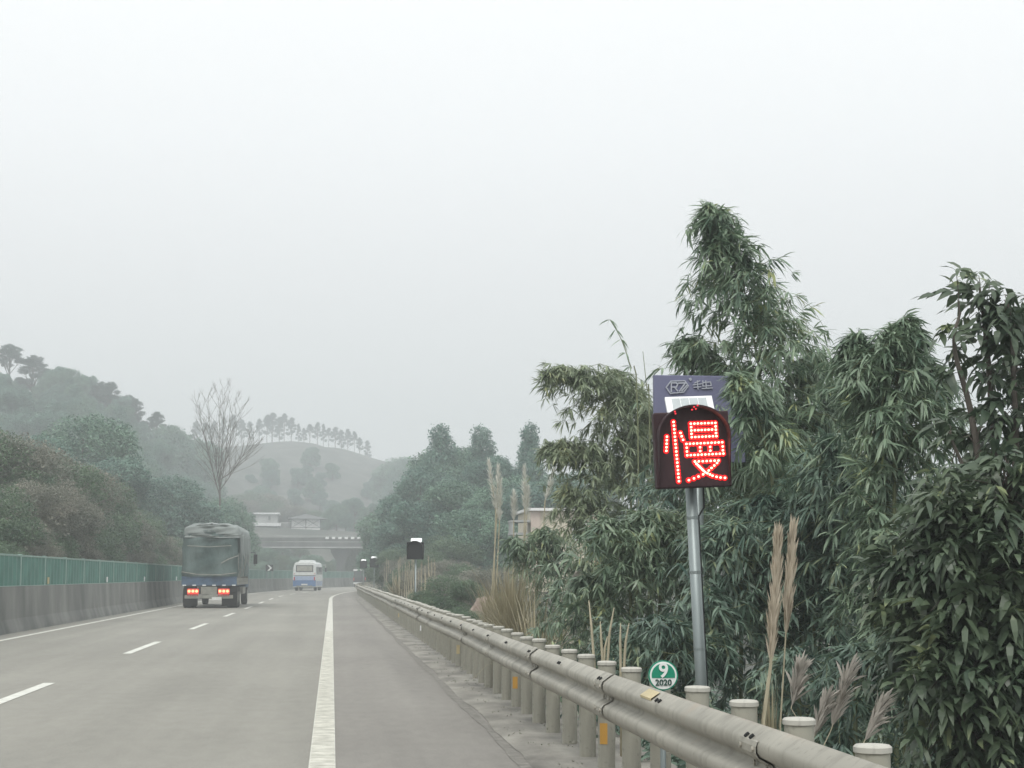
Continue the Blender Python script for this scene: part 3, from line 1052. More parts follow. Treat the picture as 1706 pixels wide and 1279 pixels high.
# ------------------------------------------------------------------ van at the bend
YV = 228.0
pv = at(599, 977, YV)
t = thing('van', 'distant dark van with a pale roof, just past the end of the guardrail', 'van', (pv.x, YV, 0), -math.atan2(2 * (YV - 110), 1460))
t.scale = (1.0, 1.0, 1.25)
MB().prism([(-.85, .3), (.85, .3), (.86, 1.0), (.74, 1.72), (-.74, 1.72), (-.86, 1.0)], 0, 4.2).build('body', M['darkgap'], t, bevel=.06)
MB().box((0, 2.0, 1.78), (1.7, 4.0, .16)).build('roof', M['farwhite'], t, bevel=.02)
MB().box((0, -.012, 1.3), (1.34, .03, .6)).build('rear_window', M['glass'], t)
MB().box((0, -.02, .42), (1.66, .05, .16)).build('bumper', M['white'], t)
for s_ in (-1, 1):
    MB().box((s_ * .76, -.02, .85), (.12, .03, .3)).build('tail_light', M['red'], t)
    for y in (.8, 3.4):
        wheel(t, s_ * .75, y, .32, .2)

# chevron board on the left barrier at the bend
pc = at(449, 946, 166)
t = thing('chevron_sign', 'small dark board with a white chevron pointing right, above the far barrier', 'sign', (pc.x, 166, 0), R(-4))
MB().box((0, 0, pc.z), (.75, .03, .62)).build('board', M['darkgap'], t)
MB().prism([(-.2, pc.z + .26), (-.02, pc.z + .26), (.24, pc.z), (-.02, pc.z - .26), (-.2, pc.z - .26), (.04, pc.z)], -.035, -.018).build('chevron', M['signwhite'], t)
for s_ in (-.25, .25):
    MB().tube([(s_, .05, .5), (s_, .05, pc.z + .3)], .035, 8).build('pole', M['steel'], t)


# ------------------------------------------------------------------ overpass and buildings beyond
YO = 258.0
z0, z1 = at(500, 913, YO).z, at(500, 893, YO).z
t = thing('overpass', 'old concrete road bridge crossing over the carriageway in the haze', 'bridge', (0, YO, 0))
MB().box((10, 3.5, z0 + .45), (84, 7, .9)).build('deck', M['deckc'], t, bevel=.03)
MB().box((10, -.28, z0 + .12), (84, .5, .22)).build('ledge', M['fargrey'], t)
MB().box((10, .1, z0 + 1.3), (84, .22, .55)).build('parapet', M['deckc'], t)
MB().box((10, .1, z1 + .02), (84, .3, .12)).build('coping', M['fargrey'], t)
first = None
for k in range(14):
    X = at(545, 900, YO).x + k * .95
    if first is None:
        first = MB().box((0, -.03, 0), (.5, .12, .32)).build('parapet_block', M['farwhite'], t); o = first
    else:
        o = first.copy(); col.objects.link(o)
    o.location = (X, 0, z1 - .25)
for pxx in (568, 486 - 140, 800):
    X = at(pxx, 940, YO).x
    MB().prism([(X - 1.6, z0 - .003), (X - 1.55, z0 - .5), (X - .7, z0 - 1.9), (X - .65, -.5), (X + .65, -.5), (X + .7, z0 - 1.9), (X + 1.55, z0 - .5), (X + 1.6, z0 - .003)],
               2.3, 4.3).build('pier', M['pier'], t)
for s_, X in ((-1, -30), (1, 46)):
    MB().box((X, 4, 1), (6, 7, 9)).build('abutment', M['pier'], t)

YH = 300.0
a, b = at(424, 886, YH), at(464, 854, YH)
t = thing('flat_roofed_house', 'low grey house with a white flat roof edge above the bridge', 'building', (a.x, YH, a.z))
Wd, Hd = b.x - a.x, b.z - a.z
MB().box((Wd / 2, 3, Hd / 2 - 1), (Wd - .3, 6, Hd + 1.6)).build('wall', M['fargrey'], t)
MB().box((Wd / 2, 3, Hd - .12), (Wd + .4, 6.6, .26)).build('roof', M['white'], t)
MB().box((Wd / 2, -.9, Hd * .38), (Wd + .9, 1.5, .55)).build('balcony', M['white'], t)
MB().box((Wd * .62, -.02, Hd * .72), (.35, .08, .7)).build('window', M['glass'], t)
MB().box((Wd * .95, -1.2, -.1), (1.3, 1.2, 1.2)).build('porch', M['farwhite'], t)
a, b = at(470, 884, YH + 3), at(486, 866, YH + 3)
t = thing('link_wall', 'plain grey yard wall between the flat roofed house and the shed', 'wall', (a.x, YH + 3, a.z - .5))
MB().box(((b.x - a.x) / 2, .3, .75), (b.x - a.x + .6, .2, 2.2)).build('wall_panel', M['fargrey'], t)
MB().box(((b.x - a.x) / 2, .3, 1.9), (b.x - a.x + .8, .3, .12)).build('coping', M['farwhite'], t)
a, b = at(485, 880, YH), at(534, 864, YH)
t = thing('shed', 'white shed with a low dark hipped roof and crossed braces above the bridge', 'building', (a.x, YH, a.z))
Wd, Hd = b.x - a.x, b.z - a.z
MB().box((Wd / 2, 3, Hd / 2 - 1), (Wd, 6, Hd + 2)).build('wall', M['farwhite'], t)
MB().add([(-.7, -1, Hd), (Wd + 1.2, -1, Hd - .05), (Wd + 1.2, 7, Hd), (-.7, 7, Hd), (Wd / 2, 3, Hd + .95)], [(0, 1, 4), (1, 2, 4), (2, 3, 4), (3, 0, 4), (0, 3, 2, 1)]).build('roof', M['roofgrey'], t)
mb = MB()
for x in (0, Wd / 2, Wd):
    mb.box((x, -.06, Hd / 2 - .2), (.1, .08, Hd + .4))
for x in (0, Wd / 2):
    mb.tube([(x + .1, -.07, Hd - .1), (x + Wd / 2 - .1, -.07, .2)], .03, 5)
    mb.tube([(x + .1, -.07, .2), (x + Wd / 2 - .1, -.07, Hd - .1)], .03, 5)
mb.box((Wd / 2, -.06, .15), (Wd, .07, .08))
mb.build('brace_frame', M['roofgrey'], t)
a = at(420, 890, 296); b = at(560, 885, 296)
t = thing('retaining_wall', 'long low weathered retaining wall under the shed and house', 'wall', (a.x - 6, 296, a.z - 3.4))
MB().box(((b.x - a.x) / 2 + 6, 0, 1.6), (b.x - a.x + 14, .5, 3.6)).build('wall_panel', M['fargrey'], t)

# peach house behind the bamboo
Yh = 88.0
a, b = at(884, 905, Yh), at(1012, 851, Yh)
t = thing('house', 'peach and cream house glimpsed through the bamboo leaves', 'house', (a.x, Yh, a.z - 2.5), 0)
Wd, Hd = b.x - a.x, b.z - a.z + 2.5
MB().box((Wd / 2, 3, Hd / 2), (Wd, 6, Hd)).build('wall', M['housecream'], t, bevel=.02)
MB().box((.25, -.06, Hd / 2), (.5, .1, Hd - .05)).build('corner_pier', M['housepink'], t)
MB().box((Wd * .84, -.10, Hd / 2 - .3), (.34, .18, Hd - .5)).build('pilaster', M['orange'], t)
MB().box((Wd * .93, -.06, Hd / 2 - .3), (.5, .1, Hd - .5)).build('corner_pier', M['housepink'], t)
MB().box((Wd / 2, 2.9, Hd + .06), (Wd + .4, 6.5, .14)).build('roof', M['farwhite'], t)
zc = at(965, 885, Yh).z - (a.z - 2.5)
xc = at(965, 885, Yh).x - a.x
wn = MB().box((xc, -.03, zc), (.75, .07, .95)).build('window', M['farwhite'], t)
MB().box((xc - .17, -.07, zc), (.29, .02, .8)).box((xc + .17, -.07, zc), (.29, .02, .8)).build('pane', M['glass'], wn)
MB().box((-.55, .5, Hd - 1.2), (1.0, 1.6, .12)).box((-.55, .5, Hd - .55), (1.0, 1.6, .1)).box((-.98, .5, Hd - .9), (.08, 1.5, .7)).build('balcony', M['fargrey'], t)
MB().box((.5, 5.0, Hd + .6), (.04, .04, 1.2)).build('aerial', M['steel'], t)


# ------------------------------------------------------------------ vegetation builders
def resample(P, k):
    P = np.array([list(p) for p in P], float)
    t = np.linspace(0, len(P) - 1, k)
    # Catmull-Rom
    out = []
    for q in t:
        i = min(int(q), len(P) - 2); f = q - i
        p0 = P[max(i - 1, 0)]; p1 = P[i]; p2 = P[i + 1]; p3 = P[min(i + 2, len(P) - 1)]
        out.append(.5 * ((2 * p1) + (-p0 + p2) * f + (2 * p0 - 5 * p1 + 4 * p2 - p3) * f * f + (-p0 + 3 * p1 - 3 * p2 + p3) * f ** 3))
    return np.array(out)


def bamboo(label, Y, culms, leafm='bamboo', fs=1.0, group=None, name='bamboo', depth=1.0):
    """culms: (pixel path from base to tip, max radius m, fans, depth offset[, t0])"""
    base = at(*culms[0][0][0], Y)
    gz = terrain(base.x, Y)
    t = thing(name, label, 'bamboo', (base.x, Y, gz), 0, group)
    o0 = np.array([base.x, Y, gz])
    Ms, Ls = [], []
    for c in culms:
        path, rmax, nf, dy = c[:4]
        t0 = c[4] if len(c) > 4 else .12
        P = [at(px, py, Y + dy) for px, py in path]
        P[0].z = min(P[0].z, terrain(P[0].x, P[0].y) - .1)
        Q = resample(P, 26) - o0
        mb = MB()
        mb.tube([Vector(q) for q in Q], [.022 * (1 - .85 * i / 25) + .003 for i in range(26)], 6)
        nb = max(8, int(nf / 4.0))
        kf = 4
        tb = t0 + (1 - t0) * ((np.arange(nb) + rng.random(nb)) / nb) ** 1.06
        tb = np.minimum(tb, 1)
        ii = tb * 25
        i0 = np.minimum(ii.astype(int), 24)
        f = (ii - i0)[:, None]
        C = Q[i0] * (1 - f) + Q[i0 + 1] * f
        r = (np.minimum(rmax, rmax * 2.0 * (1 - tb) ** .8) + .03) * rng.uniform(.4, 1.25, nb)
        az = rng.uniform(0, 2 * np.pi, nb)
        lift = rng.uniform(.1, .75, nb)
        Lb, Ab = [], []
        for q in range(1, kf + 1):
            g_ = q / kf
            rr = r * g_ ** .8
            a2 = az + rng.normal(0, .28, nb) * g_
            zz = rr * lift - .72 * rr * g_ ** 1.7 + rng.normal(0, .03, nb)
            Lb.append(C + np.stack([np.cos(a2) * rr, np.sin(a2) * rr * depth, zz], -1)); Ab.append(a2)
        for b_ in range(nb):
            mb.tube([Vector(C[b_])] + [Vector(l[b_]) for l in Lb], [.006, .005, .004, .003, .002][:kf + 1], 3, cap=False)
        L = np.concatenate(Lb); az = np.concatenate(Ab); nf = len(L)
        mb.build('culm', M['cane'], t)
        yaw = az + rng.normal(0, .6, nf)
        sc = fs * .86 * rng.uniform(.65, 1.25, nf)
        m = np.einsum('kij,kjl->kil', rotz(yaw), roty(rng.normal(.1, .3, nf))) * sc[:, None, None]
        Ms.append(m); Ls.append(L)
    Ma, La = np.concatenate(Ms), np.concatenate(Ls)
    me = stamp('foliage', FANS, rng.integers(0, len(FANS), len(Ma)), Ma, La)
    link('foliage', me, M[leafm], t)
    return t


def crown_points(lobes, n, shell=.55, flat=1):
    vol = np.array([l[3] ** 2 for l in lobes]); vol /= vol.sum()
    ch = rng.choice(len(lobes), n, p=vol)
    Lb = np.array(lobes)
    d = rng.normal(0, 1, (n, 3)); d /= np.linalg.norm(d, axis=1)[:, None]
    rr = rng.uniform(shell, 1.05, n) ** .8
    return Lb[ch, :3] + d * (Lb[ch, 3] * rr)[:, None] * np.array([1, 1, flat]), d


def tree_mesh(name, h, lobes, n, tpls, m, trunk_m, scale=1.0, tr=.16, flat=.85, bare=.25):
    """returns (trunk mesh, crown mesh), origin at the foot"""
    mb = MB()
    topz = max(l[2] for l in lobes)
    tp_ = [Vector((0, 0, -.6)), Vector((.05 * h / 8, 0, h * .25)), Vector((-.03 * h / 8, .04, h * .5)), Vector((0, 0, topz))]
    mb.tube(tp_, [tr * 1.25, tr, tr * .7, tr * .2], 8)
    for l in lobes:
        z_ = max(h * .2, l[2] * rng.uniform(.45, .7))
        e = Vector(l[:3]); s_ = Vector((0, 0, z_))
        mid = s_.lerp(e, .5) + Vector((0, 0, -.06 * h / 8))
        mb.tube([s_, mid, e], [tr * .45, tr * .3, tr * .1], 5, cap=False)
        for q in range(3):
            e2 = e + Vector(rng.normal(0, 1, 3)).normalized() * l[3] * .8
            mb.tube([mid.lerp(e, .3), e2], [tr * .16, .01], 4, cap=False)
    P, d = crown_points(lobes, n, flat=flat)
    yaw = np.arctan2(d[:, 1], d[:, 0])
    m_ = np.einsum('kij,kjl->kil', rotz(yaw), roty(rng.normal(0, .5, n))) * (scale * rng.uniform(.7, 1.3, n))[:, None, None]
    cme = stamp(name + '_crown', tpls, rng.integers(0, len(tpls), n), m_, P)
    tm = bpy.data.meshes.new(name + '_trunk'); tm.from_pydata(mb.v, [], mb.f); tm.update()
    tm.materials.append(M[trunk_m]); cme.materials.append(M[m])
    return tm, cme


def place_tree(kind, name, label, cat, X, Y, z=None, sc=1.0, rz=None, group=None, wx=1.0):
    tm, cme = kind
    t = thing(name, label, cat, (X, Y, terrain(X, Y) if z is None else z), random.uniform(0, 6.28) if rz is None else rz, group)
    t.scale = (sc * wx, sc * wx, sc)
    link('trunk', tm, None, t); link('crown', cme, None, t)
    return t


def lobes_round(h, r, n, seed, lowfrac=.35, top=.8):
    q = np.random.default_rng(seed)
    out = [(0, 0, h * .72, r * .62)]
    for i in range(n):
        a = 2 * math.pi * i / n * 1.618 * 2
        zf = lowfrac + (top - lowfrac) * q.random()
        rad = r * .62 * math.sqrt(max(.15, 1 - ((zf - .5) / .6) ** 2))
        out.append((rad * math.cos(a), rad * math.sin(a), h * zf, r * q.uniform(.28, .46)))
    return out


K = {}
K['round'] = tree_mesh('round', 10, lobes_round(10, 4, 14, 1, .22), 4200, CLUMPS, 'tree', 'bark', .66)
K['round2'] = tree_mesh('round2', 10, lobes_round(10, 3.6, 12, 2, .2), 4000, CLUMPS, 'tree_blue', 'bark', .66)
K['tall'] = tree_mesh('tall', 12, [(0, 0, 10.6, 1.0), (.3, 0, 9.2, 1.5), (-.4, .3, 7.6, 1.9), (.5, -.4, 6.0, 2.2), (-.7, 0, 4.4, 2.3), (.6, .5, 3.2, 2.2)], 2400, CLUMPS, 'tree_blue', 'bark', .8)
K['brown'] = tree_mesh('brown', 6, lobes_round(6, 2.8, 12, 4, .15), 4200, CLUMPS + TWIGS, 'brown', 'barkpale', .34)
K['mixed'] = tree_mesh('mixed', 6, lobes_round(6, 2.8, 12, 5, .15), 4200, CLUMPS, 'shrub', 'barkpale', .34)
pl = []
for i in range(13):
    a = i * 2.4
    q_ = 1.5 * (1 - (i / 13) ** 1.6) + .25
    pl.append((q_ * math.cos(a), q_ * math.sin(a), 3.9 + i * .44, .55 + .45 * random.random()))
pl.append((0, 0, 9.7, .6))
K['pine'] = tree_mesh('pine', 10, pl, 520, TUFTS, 'pine', 'bark', .7, tr=.17, flat=.6)
K['pine2'] = tree_mesh('pine2', 10, [(x * 1.15 + .3 * math.sin(z_ * 3), y * 1.1, z_ * .9 + 1.1, r_) for x, y, z_, r_ in pl[4:]], 380, TUFTS, 'pine', 'bark', .7, tr=.15, flat=.7)
K['pine3'] = tree_mesh('pine3', 10, [(x * .8, y * .8, z_ * 1.25 - 2.6, r_ * .9) for x, y, z_, r_ in pl], 520, TUFTS, 'pine', 'bark', .65, tr=.15, flat=.7)


def px_tree(kind, name, label, cat, px, pytop, pybase, Y, h0, group=None, wx=1.0, z=None):
    """stand a tree on the ground at the given bearing so that its top reaches the photo's height"""
    X = U(px) * Y
    if kind in ('brown', 'mixed') and px < 310:          # keep every crown behind the barrier
        while X + 2.9 * wx * max(.15, (at(px, pytop, Y).z - terrain(X, Y)) / h0) > cx(Y) - 8.9 and Y < 240:
            Y += 2; X = U(px) * Y
    zb = terrain(X, Y) if z is None else z
    zt = at(px, pytop, Y).z
    return place_tree(K[kind], name, label, cat, X, Y, zb, max(.15, (zt - zb) / h0), None, group, wx)


ORD = ['leftmost'] + [w_ + ' from the left' for w_ in 'second third fourth fifth sixth seventh eighth ninth tenth eleventh twelfth thirteenth fourteenth fifteenth sixteenth seventeenth eighteenth nineteenth twentieth twenty-first twenty-second twenty-third twenty-fourth twenty-fifth twenty-sixth'.split()]

# ------------------------------------------------------------------ far hills
G = 'pines along the ridge of the far hill'
ridge = [(322, 700), (338, 704), (352, 700), (368, 692), (384, 690), (398, 697), (412, 700), (428, 696), (441, 690), (450, 686), (462, 692), (470, 688), (482, 694),
         (494, 704), (503, 712), (513, 706), (526, 702), (536, 704), (545, 712), (556, 710), (566, 714), (577, 713), (588, 718), (597, 728), (610, 732)]
for i, (px, py) in enumerate(ridge):
    Y = 560 + random.uniform(-4, 8)
    px_tree(('pine', 'pine2', 'pine', 'pine3', 'pine2', 'pine', 'pine3')[i % 7], 'pine_tree', 'hazy bare-trunked pine, ' + ORD[i] + ' in the row on the far hilltop', 'tree', px, py, 0, Y, 10.4, G, .7 + .45 * random.random())
for px, py, Y, lab in [(512, 766, 500, 'pale hazy column-shaped tree on the far hillside, left of a pair'), (555, 774, 505, 'pale hazy column-shaped tree on the far hillside, right of a pair')]:
    X = U(px) * Y
    zt = at(px, py, Y).z; zb = at(px, 835, Y).z
    px_tree('tall', 'hillside_tree', lab, 'tree', px, py, 0, Y, 11.6, None, .9, z=min(terrain(X, Y), zt - 8))
px_tree('round', 'hillside_tree', 'hazy rounded tree beside the dip between hill and right hand wood', 'tree', 660, 748, 0, 420, 10.5)
px_tree('round2', 'hillside_tree', 'hazy tree just left of the right hand wood top', 'tree', 684, 742, 0, 400, 10.5)
px_tree('round', 'hillside_tree', 'low hazy tree in the dip beyond the bridge', 'tree', 640, 785, 0, 430, 10.5)
for i, (px, py, Y) in enumerate([(560, 832, 330), (590, 820, 335), (612, 838, 320), (575, 850, 312), (600, 862, 305), (632, 830, 318), (545, 846, 340), (650, 815, 322)]):
    px_tree('round2' if i % 2 else 'round', 'valley_tree', 'soft hazy broadleaf tree behind the right end of the bridge', 'tree', px, py, 0, Y, 10.5, 'trees behind the bridge')
for i, (px, py, Y) in enumerate([(300, 832, 335), (330, 845, 330), (365, 830, 338), (400, 826, 340), (432, 835, 345), (455, 828, 350), (478, 836, 345), (500, 842, 350), (525, 845, 345), (385, 850, 325), (350, 812, 350), (415, 812, 365), (440, 815, 370)]):
    px_tree('brown' if i % 3 == 0 else 'mixed', 'valley_tree', 'hazy low tree on the slope above the house and shed', 'tree', px, py, 0, Y, 6.4, 'low trees above the shed', 1.5)

for i in range(64):
    px = random.uniform(415, 690); py = 838 - 48 * random.random() ** 1.3
    Y = np.interp(py, [766, 785, 838], [515, 470, 370]) + random.uniform(-8, 8)
    X = U(px) * Y
    place_tree(K['round' if i % 2 else 'round2'], 'hillside_tree', 'soft hazy tree low on the far hillside', 'tree', X, Y, terrain(X, Y) - 1, random.uniform(.4, .75), None, 'hazy trees low on the far hillside')
# left ridge silhouettes
px_tree('pine', 'pine_tree', 'spreading pine standing alone on the left skyline', 'tree', 44, 590, 0, 328, 10.4, None, 1.7)
px_tree('pine2', 'pine_tree', 'tall pine cut by the left edge of the photo on the skyline', 'tree', 4, 572, 0, 322, 10.4, None, 1.5)
ridge2 = [(75, 610, 0), (92, 602, 1), (110, 606, 0), (128, 616, 1), (145, 640, 2), (160, 634, 2), (176, 634, 2), (190, 650, 1), (206, 656, 2), (218, 662, 2), (232, 698, 1), (255, 684, 2),
          (268, 696, 0), (284, 700, 1), (300, 704, 0), (315, 712, 1), (240, 712, 0), (25, 625, 1), (58, 632, 0), (200, 672, 0), (170, 655, 1)]
for i, (px, py, k) in enumerate(sorted(ridge2)):
    Y = 326 + random.uniform(-10, 6)
    px_tree(['round', 'round2', 'pine'][k], 'skyline_tree', 'blue grey hazy tree, ' + ORD[i] + ' along the left skyline ridge', 'tree', px, py, 0, Y, 10.4, 'trees along the left skyline', 1.0 if k < 2 else 1.3)
# wood on the left slope, individuals
cnt = 0
CAPX = [-40, 0, 30, 60, 75, 100, 125, 150, 185, 205, 225, 240, 262, 285, 305, 330, 345]
CAPY = [590, 612, 640, 655, 632, 622, 632, 656, 660, 668, 702, 716, 708, 714, 722, 738, 748]
for rowi, Yr in enumerate([322, 312, 300, 286, 270, 252, 236, 220]):
    for px in range(-45, 345, 15 if rowi < 3 else 20):
        pxx = px + random.uniform(-6, 6)
        X = U(pxx) * Yr
        if X - cx(Yr) > -16: continue
        z_ = terrain(X, Yr)
        capz = at(pxx, np.interp(pxx, CAPX, CAPY) + (random.uniform(0, 14) if rowi < 3 else random.uniform(6, 30)), Yr).z
        sc = min(random.uniform(.75, 1.15), (capz - z_) / 10.6)
        if sc < .22: continue
        place_tree(K[['round', 'round2', 'round2', 'tall'][cnt % 4]], 'slope_tree', 'hazy blue green tree in the wood on the left slope', 'tree', X, Yr + random.uniform(-3, 3), z_ - .5, sc, None, 'wood on the left slope', 1.0)
        cnt += 1

# big left trees and brush
px_tree('round', 'broadleaf_tree', 'large dome-shaped green tree above the brown brush at the left', 'tree', 132, 662, 0, 135, 10.4, None, 1.05)
px_tree('round2', 'broadleaf_tree', 'green tree crown nestled against the right flank of the large dome tree', 'tree', 178, 740, 0, 128, 10.4, None, 1.2)
px_tree('round2', 'broadleaf_tree', 'rounded dark green tree left of the bare tree', 'tree', 284, 770, 0, 142, 10.4, None, 1.25)
px_tree('round', 'broadleaf_tree', 'low green tree between the rounded tree and the truck', 'tree', 335, 820, 0, 150, 10.4, None, 1.4)
px_tree('round', 'broadleaf_tree', 'tree with a pale crown behind the bare tree trunk', 'tree', 378, 812, 0, 176, 10.4, None, .9)
px_tree('round2', 'broadleaf_tree', 'hazy tree directly above the truck roof', 'tree', 355, 822, 0, 165, 10.4, None, 1.0)
px_tree('round2', 'broadleaf_tree', 'dark tree under the dome tree behind the brush', 'tree', 60, 700, 0, 120, 10.4, None, 1.1)
brush = [(-30, 690, 70), (20, 700, 72), (60, 730, 70), (100, 745, 76), (140, 765, 80), (40, 780, 62), (-5, 790, 56), (90, 810, 66), (130, 820, 74), (175, 800, 86), (200, 840, 90),
         (15, 850, 52), (65, 860, 58), (110, 865, 64), (150, 870, 72), (190, 880, 82), (225, 870, 95), (255, 880, 104), (285, 885, 112), (215, 905, 88), (245, 905, 98), (275, 900, 108),
         (5, 890, 50), (45, 890, 54), (85, 895, 60), (125, 900, 68), (165, 905, 76), (298, 890, 125), (232, 838, 108)]
for i, (px, py, Y) in enumerate(brush):
    kd = 'brown' if i % 2 else 'mixed'
    px_tree(kd, 'roadside_shrub', 'grey brown twiggy shrub behind the left barrier' if kd == 'brown' else 'dull green leafy shrub behind the left barrier', 'shrub', px, py, 0, Y, 6.3,
            'brown shrubs behind the left barrier' if kd == 'brown' else 'green shrubs behind the left barrier', 1.05)
for i, (px, py, Y) in enumerate([(430, 905, 225), (450, 915, 232), (470, 920, 236), (490, 925, 240), (515, 918, 246), (540, 930, 250), (440, 930, 215), (595, 925, 262), (580, 935, 270), (610, 900, 262), (622, 930, 250), (550, 935, 268), (530, 925, 272), (500, 905, 275), (470, 900, 275), (450, 895, 276), (562, 925, 268), (575, 915, 272), (555, 940, 262), (588, 920, 270)]):
    px_tree('mixed' if i % 2 else 'round', 'embankment_shrub', 'murky green shrub under the overpass', 'shrub', px, py, 0, Y, 6.4 if i % 2 else 10.4, 'shrubs under the overpass', 1.4)


# bare trees
def bare_tree(label, Y, px, fork, tips, r0):
    X = U(px) * Y
    zb = terrain(X, Y)
    t = thing('bare_tree', label, 'tree', (X, Y, zb))
    o0 = Vector((X, Y, zb))
    mb = MB()
    fk = at(*fork, Y) - o0
    mb.tube([Vector((0, 0, -.4)), fk * .5 + Vector((.1, 0, 0)), fk], [r0 * 1.2, r0, r0 * .85], 7)
    for q, tp_ in enumerate(tips):
        dy = random.uniform(-2.5, 2.5)
        st_ = fk * random.uniform(.72, 1.0)
        e = at(*tp_, Y) - o0 + Vector((0, dy, 0))
        P = resample([st_, st_.lerp(e, .35) + Vector((0, 0, -.3)), st_.lerp(e, .7) + Vector((random.uniform(-.2, .2), 0, 0)), e], 12)
        ra = [r0 * .5 * (1 - .88 * k / 11) for k in range(12)]
        mb.tube([Vector(p) for p in P], ra, 5, cap=False)
        for k in range(2, 12):
            for rep_ in range(2):
                ln = (13 - k) * .16 * random.uniform(.6, 1.2) + .4
                d = (Vector(P[min(k + 1, 11)] - P[k - 1]).normalized() + Vector((random.uniform(-.9, .9), random.uniform(-.6, .6), random.uniform(0, .5)))).normalized()
                a = Vector(P[k]); b = a + d * ln; c = b + (d + Vector((random.uniform(-.3, .3), 0, .5))).normalized() * ln * .7
                mb.tube([a, b, c], [ra[k] * .5 + .006, .013, .006], 3, cap=False)
                for z_ in range(2):
                    d2 = (d + Vector((random.uniform(-.8, .8), random.uniform(-.5, .5), .3))).normalized()
                    mb.tube([b, b + d2 * ln * .6], [.009, .004], 3, cap=False)
    mb.build('branches', M['bark'], t)
    return t
bare_tree('leafless grey tree with fine upright branches behind the truck', 152, 364, (366, 790), [(330, 674), (348, 665), (362, 655), (376, 652), (390, 664), (404, 680), (418, 722), (336, 712), (425, 742)], .10)

# ------------------------------------------------------------------ right wood
wood = [('tall', 733, 706, 148, .8, 'pointed drooping top at the left peak of the right wood'), ('tall', 800, 708, 153, .85, 'pointed drooping top at the right peak of the right wood'),
        ('round', 745, 722, 150, 1.05, 'tall green tree at the highest point of the right wood'), ('round2', 700, 752, 146, .95, 'green tree on the left shoulder of the right wood'),
        ('round', 790, 726, 156, .9, 'second highest green tree of the right wood with a ragged top'), ('round2', 675, 795, 150, 1.0, 'low green tree sloping towards the bridge end'),
        ('round', 655, 818, 165, 1.0, 'hazy low tree where the wood meets the bridge'), ('round2', 820, 740, 140, .95, 'dark green tree behind the tall reeds'),
        ('round', 760, 780, 128, 1.2, 'broad green tree in front of the right wood centre'), ('round2', 715, 815, 126, 1.25, 'broad tree at the left foot of the right wood'),
        ('round', 848, 770, 120, 1.1, 'green tree right of the reeds before the bamboo'), ('tall', 884, 704, 128, .62, 'narrow pointed tree rising alone right of the wood'),
        ('round2', 680, 850, 134, 1.3, 'shadowy tree low behind the nearest unlit sign'), ('round', 800, 830, 112, 1.3, 'low dark tree behind the reeds at the wood foot'),
        ('round2', 880, 780, 118, 1.1, 'tree beneath the narrow pointed tree'), ('round', 930, 770, 125, 1.1, 'tree seen through the left bamboo'), ('round', 980, 760, 130, 1.1, 'tree deeper behind the left bamboo'),
        ('round2', 672, 880, 150, 1.1, 'bushy tree low at the bend of the road'), ('mixed', 745, 880, 110, 1.5, 'low bush in front of the right wood')]
for k, px, py, Y, wx, lab in wood:
    px_tree(k, 'broadleaf_tree', lab, 'tree', px, py, 0, Y, {'tall': 11.6, 'mixed': 6.4}.get(k, 10.4), None, wx)
for i, (px, py, Y) in enumerate(sorted([(660, 905, 118), (690, 915, 100), (720, 912, 92), (745, 925, 84), (770, 930, 78), (670, 925, 116), (678, 935, 96), (705, 940, 82), (800, 935, 70), (740, 950, 66), (668, 948, 100)])):
    px_tree('brown' if i % 3 else 'mixed', 'bank_shrub', 'dry shrub on the bank behind the far guardrail, ' + ORD[i], 'shrub', px, py, 0, Y, 6.3, 'dry shrubs on the right bank', 1.3)
px_tree('mixed', 'leafy_bush', 'compact grey green bush beside the nearest unlit sign', 'bush', 741, 950, 0, 55, 6.3, None, 1.5)
px_tree('mixed', 'leafy_bush', 'low dark bush just behind the guardrail left of the dry grass', 'bush', 785, 1012, 0, 38, 6.3, None, 1.6)
px_tree('mixed', 'leafy_bush', 'low dark bush below the pink earth bank', 'bush', 762, 1010, 0, 42, 6.3, None, 1.4)

# pink earth bank
mb = MB()
A_, B_ = at(742, 1012, 50), at(835, 955, 52)
k = 24
for i in range(k + 1):
    t_ = i / k
    for j in range(9):
        q = j / 8
        X = A_.x + (B_.x - A_.x) * 1.0 * t_ + .2 * math.sin(j)
        Yq = 49 + 5 * q
        h_ = -1.2 + (1.85 * smooth(0, .8, t_)) * (.35 + .75 * smooth(0, .6, q)) + random.uniform(-.05, .05)
        mb.v.append((X, Yq, h_))
mb.f = [(i * 9 + j, (i + 1) * 9 + j, (i + 1) * 9 + j + 1, i * 9 + j + 1) for i in range(k) for j in range(8)]
tag(mb.build('earth_bank', M['pinksoil'], sm=True), kind='structure')

# ------------------------------------------------------------------ foreground bamboo
bamboo('tallest bamboo with a leaning tip, rising behind the lit sign', 19, [
    ([(1275, 1150), (1285, 850), (1270, 650), (1235, 480), (1182, 345)], 1.0, 1150, 0, .2),
    ([(1300, 1150), (1330, 850), (1350, 680), (1352, 590)], .8, 520, .5, .2),
    ([(1230, 1150), (1230, 820), (1190, 640), (1138, 566)], .62, 380, .6, .3),
    ([(1290, 1150), (1290, 850), (1262, 700), (1228, 622)], .36, 260, -1.5, .2),
    ([(1320, 1150), (1400, 820), (1395, 650)], .7, 380, 1.0, .2)])
bamboo('bamboo with a blunt drooping top, second from the right edge', 15, [
    ([(1490, 1250), (1490, 850), (1495, 640), (1505, 535)], .5, 800, 0, .12),
    ([(1470, 1250), (1450, 800), (1440, 620), (1425, 562)], .42, 430, .3, .15),
    ([(1500, 1250), (1545, 850), (1545, 650), (1528, 600)], .3, 300, .4, .15)], 'bamboo', .9)
